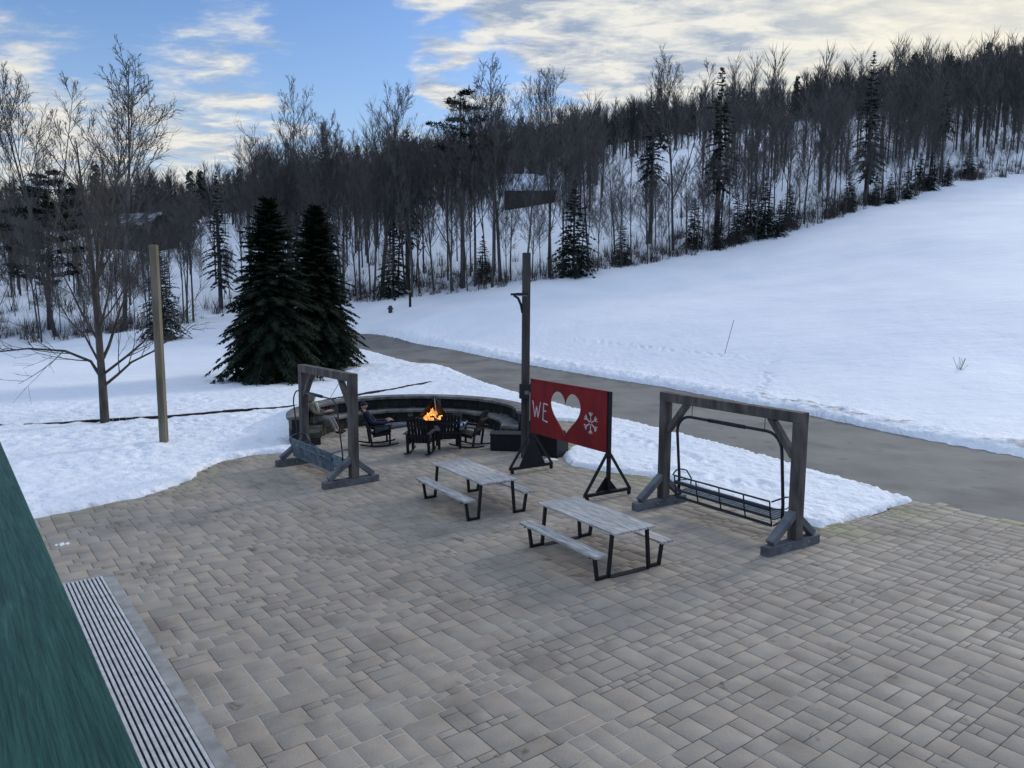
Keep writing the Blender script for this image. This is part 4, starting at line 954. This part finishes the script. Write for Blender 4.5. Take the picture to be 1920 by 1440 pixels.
def conifer(name, H, Rb, seed, start=0.03, step=0.27, nb=9, ntw=9, m='needles', taper=0.85, droop=0.18, tww=0.05, gap=0.0, r0=None, dens=2):
    rnd = random.Random(seed); root = thing(name, 'conifer', 'tree'); T = MB(); Cn = MB()
    T.tube([(0, 0, -.3), (0, 0, H * .5), (0, 0, H * .97)], [r0 or H * .017, H * .011, .015], 8)
    z = H * start
    while z < H * 0.985:
        wsc = rnd.uniform(.80, 1.10)
        f = (z / H - start) / (1 - start); Lm = Rb * (1 - f) ** taper * (1 if f > .12 else .70 + 2.5 * f)
        Lm = max(Lm, .10); k = max(4, int(nb * (1 - .45 * f)))
        for i in range(k):
            if rnd.random() < gap: continue
            a = 2 * math.pi * (i + rnd.random() * .8) / k; L = Lm * wsc * rnd.uniform(.66, 1.18); el = R(12 + 40 * f + rnd.uniform(-8, 8)) ; d = Vector((math.cos(a), math.sin(a), 0)); base = Vector((0, 0, z + rnd.uniform(-.1, .1)))
            n = 6; pts = [base + d * (L * t) + Vector((0, 0, L * (math.tan(el) * t * .55 - (droop + .30 * (1 - f)) * 1.7 * t * t + .12 * t ** 3))) for t in [j / n for j in range(n + 1)]]
            if L > .5: T.tube(pts, [.022 * (1 - .8 * j / n) * (.4 + L / 3) for j in range(n + 1)], 3, caps=False)
            rr = [0.0] * (n + 1); sd = Vector((-d.y, d.x, 0)); nt = max(3, int(ntw * (.35 + .65 * L / Rb)))
            for j in range(nt):
                t = .12 + .88 * (j + rnd.random() * .6) / nt; t = min(t, .99); p, dd, _ = at(pts, rr, t)
                for sg in (-1, 1):
                    for e in range(dens):
                        w = L * .30 * (1.12 - t) + .10 + .03 * rnd.random(); dirn = (dd * rnd.uniform(.6, 1.1) + sd * sg * rnd.uniform(.5, 1.1) + Vector((0, 0, rnd.uniform(-.5, .15)))).normalized()
                        spindle(Cn, p, p + dirn * w * rnd.uniform(.7, 1.25), tww * rnd.uniform(.7, 1.3), rnd, .05 * w)
            spindle(Cn, pts[-2], pts[-1] + (pts[-1] - pts[-2]) * .5, tww, rnd)
        z += step * rnd.uniform(.75, 1.25) * (1 - .35 * f)
    T.build('trunk', 'bark', root); Cn.build('crown', m, root); return root
def pine(name, H, seed, start=0.55, spread=0.22, n=16, m='needles', clump=170):
    rnd = random.Random(seed); root = thing(name, 'pine', 'tree'); T = MB(); Cn = MB()
    st = limb(Vector((0, 0, -.3)), Vector((0, 0, 1)), H * .98, H * .014, .04, 10, .03, .02, rnd); T.tube(*st, 8)
    for k in range(n):
        t = start + (1 - start) * (k + rnd.random() * .6) / n; p, d, r = at(*st, min(t, .985)); f = (t - start) / (1 - start)
        L = H * spread * (0.65 + .8 * f - 1.25 * f * f) * rnd.uniform(.7, 1.2); a = k * 2.4 + rnd.random(); q = limb(p, Vector((math.cos(a), math.sin(a), .12)), L, max(.03, r * .4), .02, 5, .03, .08, rnd); T.tube(*q, 5, caps=False)
        for c in range(3):
            c0, _, _ = at(*q, .45 + .27 * c); cr = L * rnd.uniform(.26, .42)
            for j in range(clump // 3):
                a2 = rnd.uniform(0, 6.28); rr = cr * math.sqrt(rnd.random()); e = c0 + Vector((rr * math.cos(a2), rr * math.sin(a2), rnd.uniform(-.1, .16) * cr)); dn = Vector((math.cos(a2) * .7 + rnd.uniform(-.5, .5), math.sin(a2) * .7 + rnd.uniform(-.5, .5), rnd.uniform(-.1, .5))).normalized()
                spindle(Cn, e - dn * .1, e + dn * rnd.uniform(.25, .45), .07, rnd)
    T.build('trunk', 'bark', root); Cn.build('crown', m, root); return root
used = set()
def put(proto, loc, rz, sc, label, group=None, tilt=(0, 0), cat='tree'):
    if proto.name not in used:
        used.add(proto.name); proto.location = loc; proto.rotation_euler = (tilt[0], tilt[1], rz); proto.scale = (sc,) * 3; proto['label'] = label
        if group: proto['group'] = group
        return proto
    return copy_thing(proto, loc, rz, sc, label, group, tilt)
def ground_at(px, py_guess, dist):
    p = WD(px, py_guess, dist); return Vector((p.x, p.y, gz(p.x, p.y)))

# nearby trees, each its own build
b = W(197, 797); SC = b.y / 1400
def loc_off(px, py, dy=0.0): return ((px - 197) * SC, dy, (797 - py) * SC)
young = bare_tree('young_maple', 10.2, 11, start=0.24, nl=15, ang=(24, 40), ratio=.42, r0=.155, lvl3=4, tw=2, m='young_bark', mt='young_bark', rt=.0085, up=.10, fork=2, nl2=6,
    extra=[([loc_off(199, 722), loc_off(222, 702, .1), loc_off(245, 678, .3), loc_off(290, 655, .4), loc_off(330, 618, .6), loc_off(350, 560, .7)], .055),
           ([loc_off(194, 705), loc_off(180, 675, -.1), loc_off(140, 655, -.3), loc_off(80, 650, -.5), loc_off(10, 658, -.4), loc_off(-40, 640, -.4)], .06),
           ([loc_off(199, 700), loc_off(235, 668, .3), loc_off(262, 640, .6), loc_off(285, 600, .8), loc_off(300, 545, .9)], .05),
           ([loc_off(194, 680), loc_off(160, 630, .3), loc_off(125, 600, .5), loc_off(90, 540, .6)], .045)])
put(young, (b.x, b.y, 0), 0, 1, 'young bare tree with low spreading limbs in the snow at left, by the wooden pole')
sp1 = conifer('spruce', 9.3, 2.95, 21, step=.17, nb=14, ntw=15, tww=.045, dens=4, taper=.66)
q = W(512, 716); put(sp1, (q.x, q.y, gz(q.x, q.y)), 0.4, 1, 'big dark spruce, left one of the close pair behind the fire circle')
sp2 = conifer('spruce', 9.3, 2.9, 22, step=.17, nb=14, ntw=15, tww=.045, dens=4, taper=.66)
q = W(598, 702); put(sp2, (q.x, q.y, gz(q.x, q.y)), 1.4, 1.0, 'big dark spruce, right one of the close pair, beside the road')
sp3 = conifer('spruce', 7.0, 2.3, 23, start=.02, step=.26, nb=9, ntw=8, tww=.06, m='needles_far', dens=2)
q = ground_at(306, 628, 58); put(sp3, q, 0.2, 1.0, 'single mid sized spruce at the edge of the left wood, behind the wooden pole')

# the woods: prototypes, then copies
protos = [bare_tree('bare_tree', 20, 100 + i, start=(.30, .38, .45, .5, .34, .42, .28, .48)[i], nl=(18, 17, 15, 15, 19, 17, 17, 15)[i], ang=((32, 58), (26, 50), (35, 62), (22, 46))[i % 4],
          ratio=(.42, .38, .40, .33)[i % 4], r0=.15 + .02 * (i % 3), lvl3=5, tw=3, rt=.0135, up=.15, fork=(0, 1, 0, 2, 1, 0, 2, 1)[i], nl2=9) for i in range(8)]
bigp = bare_tree('bare_tree', 22, 140, start=.33, nl=18, ang=(30, 52), ratio=.34, r0=.19, rt=.016, fork=1, lvl3=5, tw=3, nl2=8)
forest_con = [conifer('forest_spruce', 18, 2.7, 60 + i, start=(.30, .18, .45)[i], step=.55, nb=7, ntw=8, tww=.11, m='needles_far', gap=.18, droop=.15) for i in range(3)]
small_con = [conifer('young_hemlock', 7, 2.2, 70 + i, start=.04, step=.36, nb=8, ntw=7, tww=.09, m='needles_far', gap=.1) for i in range(2)]
TL = np.array(TREELINE, float)
def edge(px): return float(np.interp(px, TL[:, 0], TL[:, 1])), float(np.interp(px, TL[:, 0], TL[:, 2]))
def tree_at(px, back): 
    py, d = edge(px); D = d + back; r = ray(px, py); x = r.x / r.y * D; return Vector((x, D, gz(x, D) - .15))
def top_scale(loc, px, pytop, H, dist=None):
    z = WD(px, pytop, loc.y).z; return max(.3, (z - loc.z) / H)
# individually recognisable trees
sing = [
 (bigp, 234, 3, 80, 22, 'tallest bare tree of the left wood, its fanned top above all others', .02),
 (protos[3], 105, 4, 120, 20, 'tall bare tree leaning left at the far left of the wood', -.16),
 (protos[0], 548, 6, 155, 20, 'broad bare tree with rounded twig crown right above the left big spruce', 0),
 (bigp, 938, 4, 92, 22, 'tallest bare tree above the road bend, next to the flat topped pine', 0),
 (protos[3], 1262, 5, 105, 20, 'tall bare tree with forked leaning top above the right timber swing', -.10),
 (protos[1], 1030, 3, 125, 20, 'tall bare tree with a leaning forked top just right of the lamp pole', -.08),
 (protos[5], 716, 2, 150, 20, 'tall thin bare tree just right above the paired spruces', .03)]
for pr, px, back, pyt, H, lab, tl in sing:
    l = tree_at(px, back); put(pr, l, random.uniform(0, 6), top_scale(l, px, pyt, H), lab, None, (0, tl))
pn = pine('pine', 19, 5, start=.66, spread=.20, n=13); l = tree_at(868, 3); put(pn, l, 1.0, top_scale(l, 868, 160, 19), 'dark flat topped pine with bare trunk standing above the wood, above the road bend')
pn2 = pine('pine', 14, 9, start=.30, spread=.30, n=26, clump=240, m='needles_far'); l = tree_at(95, 8); put(pn2, l, 2.0, top_scale(l, 95, 305, 14), 'bushy dark pine with round crown in the left wood')
for px, back, pyt, i, lab in ((1342, 6, 115, 0, 'tallest dark spruce on the slope edge, its narrow tip above the wood right of centre'), (1218, 12, 185, 2, 'smaller dark spruce tip poking above the wood right of the lamp pole'),
      (1622, 6, 95, 1, 'dark spruce with ragged top above the upper slope edge'), (1762, 8, 150, 2, 'dark spruce near the top right of the slope edge, below the ridge'),
      (415, 6, 322, 1, 'narrow dark spruce in the gap left of the paired spruces'), (615, 8, 240, 1, 'dark forest spruce behind the paired big spruces, leftmost there'), (765, 6, 235, 0, 'dark forest spruce left of the flat topped pine')):
    l = tree_at(px, back); put(forest_con[i], l, random.uniform(0, 6), top_scale(l, px, pyt, 18), lab)
for px, back, pyt, i, lab in ((1075, 0, 335, 0, 'full dark hemlock at the wood edge right behind the lamp pole'), (738, 2, 410, 1, 'full hemlock at the wood edge by the small dark post in the snow'), (1432, 1, 330, 0, 'full dark hemlock on the slope edge above the right swing'),
      (1380, 2, 360, 1, 'dark hemlock left of its fuller neighbour on the slope edge'), (1745, 1, 285, 0, 'dark hemlock high on the upper right slope edge'), (1640, 2, 330, 1, 'dark low hemlock midway up the right slope edge'), (1700, 1, 310, 1, 'dark hemlock between two others high on the slope edge'),
      (1478, 4, 345, 1, 'thin hemlock at the gap in the slope edge trees'), (1815, 3, 270, 0, 'hemlock in the thin trees near the right border'), (560, 12, 380, 0, 'hemlock hidden behind the paired big spruces'), (1300, 4, 370, 1, 'dark hemlock just above the right swing, leftmost of those on the slope edge'), (1345, 1, 395, 0, 'low hemlock under the tallest dark spruce'),
      (1405, 5, 340, 1, 'hemlock a little back between the full ones above the right swing'), (1460, 0, 375, 0, 'full low hemlock at the snow edge before the gap'), (1590, 3, 320, 1, 'hemlock just left of the ragged topped spruce'), (1668, 0, 325, 0, 'full low hemlock right of the ragged topped spruce'),
      (1722, 4, 285, 1, 'hemlock a little back near the top of the slope edge'), (1775, 0, 300, 0, 'low full hemlock at the snow edge near the top'), (1165, 3, 410, 1, 'hemlock among the trunks right of the lamp pole'), (905, 5, 440, 0, 'small hemlock among the trunks left of the lamp pole')):
    l = tree_at(px, back); put(small_con[i], l, random.uniform(0, 6), top_scale(l, px, pyt, 7), lab)
# the rest of the wood, grouped by where it stands
def toppx(px):
    return float(np.interp(px, [-200, 0, 60, 200, 300, 340, 430, 480, 540, 640, 760, 860, 1000, 1100, 1200, 1300, 1400, 1500, 1600, 1700, 1780, 1850, 1920, 2100], [380, 350, 400, 425, 430, 345, 325, 245, 205, 225, 195, 190, 195, 210, 215, 235, 195, 170, 150, 145, 155, 185, 195, 180]))
buckets = [(-999, 350, 'left of the paired spruces', 'trees of the left wood'), (350, 700, 'behind the paired big spruces', 'trees behind the paired spruces'), (700, 960, 'above the road bend, left of the lamp pole', 'trees above the road bend'),
           (960, 1250, 'between the lamp pole and the right swing', 'trees right of the lamp pole'), (1250, 1560, 'on the slope edge above the right swing', 'trees above the right swing'), (1560, 1760, 'high on the upper slope edge', 'trees on the upper slope edge'), (1760, 9999, 'at the far upper right of the slope', 'trees at the top right')]
rnd = random.Random(77)
def bucket(px):
    for a, b_, t, g in buckets:
        if a <= px < b_: return t, g
NT = 0
rows = [('front', 0.3, 4, 'slim bare tree in the front row ', 112), ('middle', 5, 13, 'bare tree in the middle row ', 72), ('back', 14, 30, 'bare tree in the back row ', 48)]
for rname, b0, b1, lab, cnt in rows:
    for k in range(cnt):
        px = -170 + 2280 * (k + rnd.random()) / cnt
        if 325 < px < 480 and rnd.random() < .55: continue
        if px < 325 and rnd.random() < .38: continue
        if rname != 'front' and 935 < px < 1050: continue
        l = tree_at(px, rnd.uniform(b0, b1)); t = toppx(px) + rnd.choice([rnd.uniform(-12, 35), rnd.uniform(20, 130), rnd.uniform(60, 150)]) + (35 if rname != 'front' and 480 < px < 1700 else 0) + (20 if rname == 'back' else 0)
        pr = rnd.choice(protos); sc = min(1.25, top_scale(l, px, t, 20)); 
        if rname == 'front' and rnd.random() < .35: sc *= rnd.uniform(.45, .75)
        wh, g = bucket(px); put(pr, l, rnd.uniform(0, 6.28), sc, lab + wh, g + ', ' + rname, (rnd.uniform(-.05, .05), rnd.uniform(-.05, .05))); NT += 1
print('TREES', NT)

# underbrush along the wood edge and inside it
def scatter(name, proto_tris, pts, m, label, cat):
    P = np.array(proto_tris, float); k = len(P); n = len(pts); ang = rng.uniform(0, 6.28, n); sc = rng.uniform(.6, 1.5, n) * pts[:, 3]
    c, s = np.cos(ang), np.sin(ang); X = P[None, :, 0] * c[:, None] - P[None, :, 1] * s[:, None]; Y = P[None, :, 0] * s[:, None] + P[None, :, 1] * c[:, None]; Zp = np.repeat(P[None, :, 2], n, 0)
    Vt = np.stack([X * sc[:, None] + pts[:, 0:1], Y * sc[:, None] + pts[:, 1:2], Zp * sc[:, None] + pts[:, 2:3]], 2).reshape(-1, 3); Fc = np.arange(n * k).reshape(-1, 3)
    o = npmesh(name, Vt, Fc, m); tag(o, label, cat); kind(o, 'stuff'); return o
def blades(n, h, spread, w, rnd, low=0.0):
    out = []
    for i in range(n):
        a = rnd.uniform(0, 6.28); e = rnd.uniform(.2, 1.0) * spread; hh = h * rnd.uniform(.5, 1); z0 = low * hh * rnd.random(); bx_, by_ = rnd.uniform(-.3, .3), rnd.uniform(-.3, .3)
        p = (bx_, by_, z0); q = (bx_ + e * math.cos(a), by_ + e * math.sin(a), z0 + hh); s = a + 1.57
        out += [(p[0] - w * math.cos(s), p[1] - w * math.sin(s), p[2]), (p[0] + w * math.cos(s), p[1] + w * math.sin(s), p[2]), q]
    return out
rr = random.Random(3); pts = []
for k in range(1900):
    px = rr.uniform(-200, 2150) if k < 1300 else rr.uniform(1080, 1850)
    if 350 < px < 640 and rr.random() < .7: continue
    l = tree_at(px, abs(rr.gauss(0, 1)) * 9 + .2); pts.append((l.x, l.y, l.z, rr.choice([.4, .6, .9, 1.5])))
ub = MB; scatter('underbrush', blades(26, 1.5, 1.0, .018, rr), np.array(pts), 'brush', 'tangle of brown leafless brush and saplings along the wood edge', 'brush')
# deep interior of the wood
# far wooded hill: one mass
TW = [.13, .04, .03]
def fartree(rnd):
    out = []
    def tri(p, q, w, ang): out.extend([(p[0] - w * math.cos(ang), p[1] - w * math.sin(ang), p[2]), (p[0] + w * math.cos(ang), p[1] + w * math.sin(ang), p[2]), q])
    tri((0, 0, 0), (rnd.uniform(-.4, .4), 0, 13), TW[0], rnd.uniform(0, 3)); tri((0, 0, 0), (0, .3, 12), TW[0], rnd.uniform(0, 3))
    for i in range(50):
        z = rnd.uniform(3.0, 11); a = rnd.uniform(0, 6.28); L = rnd.uniform(1.5, 5.0) * (1.15 - z / 16); q = (L * .6 * math.cos(a), L * .6 * math.sin(a), z + L * .95); tri((0, 0, z), q, TW[1], a + 1.57)
        for j in range(4): a2 = a + rnd.uniform(-.9, .9); t = rnd.uniform(.3, .8); p = (q[0] * t, q[1] * t, z + L * .95 * t); tri(p, (p[0] + .9 * math.cos(a2), p[1] + .9 * math.sin(a2), p[2] + 1.1), TW[2], a2 + 1.57)
    return out
rr = random.Random(61); pts = []
WIN = [(345, 470), (745, 1060), (1125, 1290)]
while len(pts) < 760:
    px = rr.uniform(-250, 2150) if rr.random() < .8 else rr.uniform(1650, 2100)
    if any(a < px < b_ for a, b_ in WIN) and rr.random() < .85 or 920 < px < 1060: continue
    if rr.random() < .16: px = rr.uniform(-700, -150)
    l = tree_at(px, rr.uniform(22, 75) - (20 if px < -170 else 0)); pts.append((l.x, l.y, l.z, rr.uniform(.8, 1.25) * (.62 if -150 < px < 345 else 1)))
for (a_, b_, n_, d0, d1, s_) in ((890, 1120, 85, 147, 176, .95), (190, 360, 60, 156, 176, .8), (880, 940, 14, 132, 147, .5), (1045, 1120, 16, 130, 147, .6), (170, 215, 10, 138, 155, .6), (300, 350, 12, 136, 155, .6)):
    for k in range(n_):
        D = rr.uniform(d0, d1); px = rr.uniform(a_, b_); r_ = ray(px, 400); x_ = r_.x / r_.y * D; pts.append((x_, D, gz(x_, D) - .2, s_ * rr.uniform(.7, 1.15)))
scatter('wood_interior', fartree(rr), np.array(pts), 'twig', 'many leafless trees deep inside the wood behind its front rows', 'wood')
TW[:] = [.20, .06, .045]
BK = [(-400, 135), (100, 150), (450, 175), (700, 165), (900, 166), (1100, 170), (1300, 180), (1500, 195), (1700, 218), (1900, 222), (2300, 230)]
for v in range(2):
    pts = []; rr = random.Random(50 + v)
    while len(pts) < 2900:
        px = rr.uniform(-900, 2250); dmin = np.interp(px, [a for a, _ in BK], [b_ for _, b_ in BK]); rmax = 330 + 60 * (px > 1300)
        D = math.sqrt(rr.uniform(dmin ** 2, rmax ** 2)); r = ray(px, 500); x = r.x / r.y * D; pts.append((x, D, 0, rr.uniform(.55, .92) * (1.15 if px > 1650 else 1)))
    pts = np.array(pts); pts[:, 2] = terr(pts[:, 0], pts[:, 1]) - .3
    if v == 0: scatter('distant_wood', fartree(rr), pts, 'forest_mass', 'grey brown leafless wood covering the distant hill under the skyline', 'wood')
    else: scatter('distant_wood', fartree(rr), pts, 'forest_mass', 'second mass of leafless grey trees mixed over the distant hill', 'wood')
cp_ = []
def farcon(rnd):
    out = []
    for i in range(40):
        z = 1 + 11 * i / 40; a = i * 2.4; L = 2.6 * (1 - z / 13.5) + .3; c, s = math.cos(a), math.sin(a); p = (0, 0, z + .5); q = (L * c, L * s, z - .5); w = .5 + L * .16
        out += [p, (q[0] * .6 - w * s, q[1] * .6 + w * c, z), q, p, q, (q[0] * .6 + w * s, q[1] * .6 - w * c, z)]
    return out
rr = random.Random(91)
for k in range(190):
    px = rr.uniform(-300, 2200); dmin = np.interp(px, [a for a, _ in BK], [b_ for _, b_ in BK]); D = rr.uniform(dmin, 340) if px < 1650 else rr.uniform(dmin, 290); r = ray(px, 500); x = r.x / r.y * D; cp_.append((x, D, gz(x, D) - .3, rr.uniform(.6, 1.05)))
scatter('distant_spruces', farcon(rr), np.array(cp_), 'needles_far', 'dark spruces sprinkled through the distant wooded hill', 'wood')

# ------------------------------------------------------------------ far houses
def house(px, d, w, dep, hw, hr, rz, label, pybase, roof='snow_plain'):
    p = WD(px, pybase, d); z = gz(p.x, p.y) - .4; root = thing('chalet', label, 'house', (p.x, p.y, z), rz)
    m = MB(); m.box(-w / 2, w / 2, -dep / 2, dep / 2, -1.5, hw)
    b0 = len(m.v); m.v += [(-w / 2, -dep / 2, hw), (w / 2, -dep / 2, hw), (w / 2, dep / 2, hw), (-w / 2, dep / 2, hw), (-w / 2, 0, hw + hr * .95), (w / 2, 0, hw + hr * .95)]
    m.face((b0, b0 + 1, b0 + 5, b0 + 4)); m.face((b0 + 2, b0 + 3, b0 + 4, b0 + 5)); m.face((b0 + 3, b0, b0 + 4)); m.face((b0 + 1, b0 + 2, b0 + 5)); m.build('wall', 'house_wall', root)
    m = MB(); o = .5
    for s in (-1, 1):
        P = []
        for dz in (0, .3): P += [(-w / 2 - o, s * (dep / 2 + o), hw - .25 + dz), (w / 2 + o, s * (dep / 2 + o), hw - .25 + dz), (w / 2 + o, 0, hw + hr + dz), (-w / 2 - o, 0, hw + hr + dz)]
        if s > 0: P = [P[i] for i in (3, 2, 1, 0, 7, 6, 5, 4)]
        m.quadbox(P)
    m.build('roof', roof, root)
    n = max(2, int(w / 2.6))
    for k in range(n):
        x = -w / 2 + w * (k + .5) / n; m = MB(); m.box(x - .5, x + .5, -dep / 2 - .06, -dep / 2 - .005, hw * .42, hw * .75); m.build('window', 'house_glass', root)
    m = MB(); m.box(w * .2, w * .2 + .8, -.4, .4, hw + hr * .6, hw + hr + 1.2); m.build('chimney', 'house_wall', root)
mat('snow_plain', (0.66, 0.71, 0.82), 0.7, vary=0.08, scale=1)
house(992, 141, 9.0, 7, 2.7, 3.0, R(2), 'dark cabin with a snow covered roof seen between the trunks above the road bend', 378)
house(268, 148, 11, 8, 4.6, 2.4, R(-24), 'big dark chalet with thin snow on its gabled roof behind the left wood', 470, 'shingle')

# ------------------------------------------------------------------ small things in the snow
def edging():
    P = [W(-160, 806), W(0, 802), W(100, 799), W(200, 795), W(320, 787), W(430, 778), W(520, 769), W(600, 757), W(650, 748), W(720, 737), W(790, 725), W(850, 714)]
    root = thing('stone_edging', 'thin dark edging line of the snowed path running across the left snow', 'edging', (P[5].x, P[5].y, 0)); m = MB()
    off = Vector((P[5].x, P[5].y, 0))
    for i in range(len(P) - 1):
        n = 10
        for k in range(n):
            a = P[i].lerp(P[i + 1], k / n) - off; b_ = P[i].lerp(P[i + 1], (k + .96) / n) - off; h = .135 + .09 * float(fbm(np.array([a.x * .5]), np.array([a.y * .5]), 71)[0]) + random.uniform(-.008, .008)
            a.z = b_.z = h / 2; m.bar(a, b_, .16, h)
    m.build('blocks', 'log', root)
edging()
def post(px, py, d, h, r, name, label):
    p = WD(px, py, d); z = gz(p.x, p.y); root = thing(name, label, 'post', (p.x, p.y, z)); return root, p
root, p = post(732, 583, 76, 1.0, .2, 'hydrant_post', 'short dark post standing in the snow left of a taller one, beyond the road')
m = MB(); m.tube([(0, 0, -.2), (0, 0, .15), (0, 0, .7), (0, 0, .82)], [.16, .2, .2, .1], 10); m.tube([(-.28, 0, .5), (.28, 0, .5)], .08, 8); m.build('barrel', 'marker_orange', root)
root, p = post(769, 571, 77, 1.0, .2, 'marker_post', 'taller dark post in the snow at the wood edge, beyond the road')
m = MB(); m.tube([(0, 0, -.2), (0, 0, 1.5)], .13, 8); m.build('shaft', 'log', root); m = MB(); m.tube([(0, 0, 1.5), (0, 0, 1.62)], [.13, .08], 8); m.build('cap', 'marker_orange', root)
def stake(px, py, pxt, pyt, label, rad=.014, twigs=0):
    r_ = ray(px, py); t = 10
    for it in range(400):
        q = Vector((0, 0, CAMZ)) + r_ * t
        if q.z < gz(q.x, q.y) + .08: break
        t += .25
    root = thing('snow_stake', label, 'stake', q); tip = WD(pxt, pyt, q.y) - q; m = MB(); m.tube([(0, 0, -.2), tuple(tip)], rad, 6); m.build('rod', 'twig', root)
    if twigs:
        m = MB(); rr = random.Random(4)
        for k in range(twigs):
            a = rr.uniform(0, 6.28); m.tube([(0, 0, -.1), (.5 * math.cos(a) * rr.random(), .5 * math.sin(a) * rr.random(), rr.uniform(.25, .7))], .008, 4)
        m.build('twigs', 'twig', root)
    return root
stake(1357, 664, 1376, 600, 'thin leaning pole stuck in the ski slope above the right swing')
stake(1798, 696, 1810, 672, 'short twiggy stick in the slope snow at the far right', .018, 7)
# leftover snow by the left swing's far foot
def patch(px0, py0, px1, py1, wd, h):
    a, b_ = W(px0, py0), W(px1, py1); n, k = 14, 6; V = []; Fc = []; d = (b_ - a).normalized(); s = Vector((-d.y, d.x, 0))
    for i in range(n + 1):
        t = i / n; e = math.sin(math.pi * t) ** .5 if 0 < t < 1 else 0
        for j in range(k + 1):
            u = j / k - .5; q = a.lerp(b_, t) + s * u * wd * e * (1 + .4 * math.sin(i * 2.1)); V.append((q.x, q.y, -.01 + h * e * (1 - 4 * u * u) * (1 + .3 * math.sin(i * 1.7 + j))))
    for i in range(n):
        for j in range(k): b0 = i * (k + 1) + j; Fc.append((b0, b0 + k + 1, b0 + k + 2, b0 + 1))
    return V, Fc
Vp, Fp = [], []
for args in ((528, 868, 572, 863, .14, .05), (580, 865, 606, 858, .16, .06), (1020, 862, 1046, 862, .2, .05), (95, 1022, 140, 1018, .35, .012)):
    v, f = patch(*args); o = len(Vp); Vp += v; Fp += [tuple(i + o for i in q) for q in f]
kind(npmesh('snow_patches', Vp, Fp, 'snow', [(0.05, 0, .6, 1)] * len(Vp), smooth=True), 'structure')
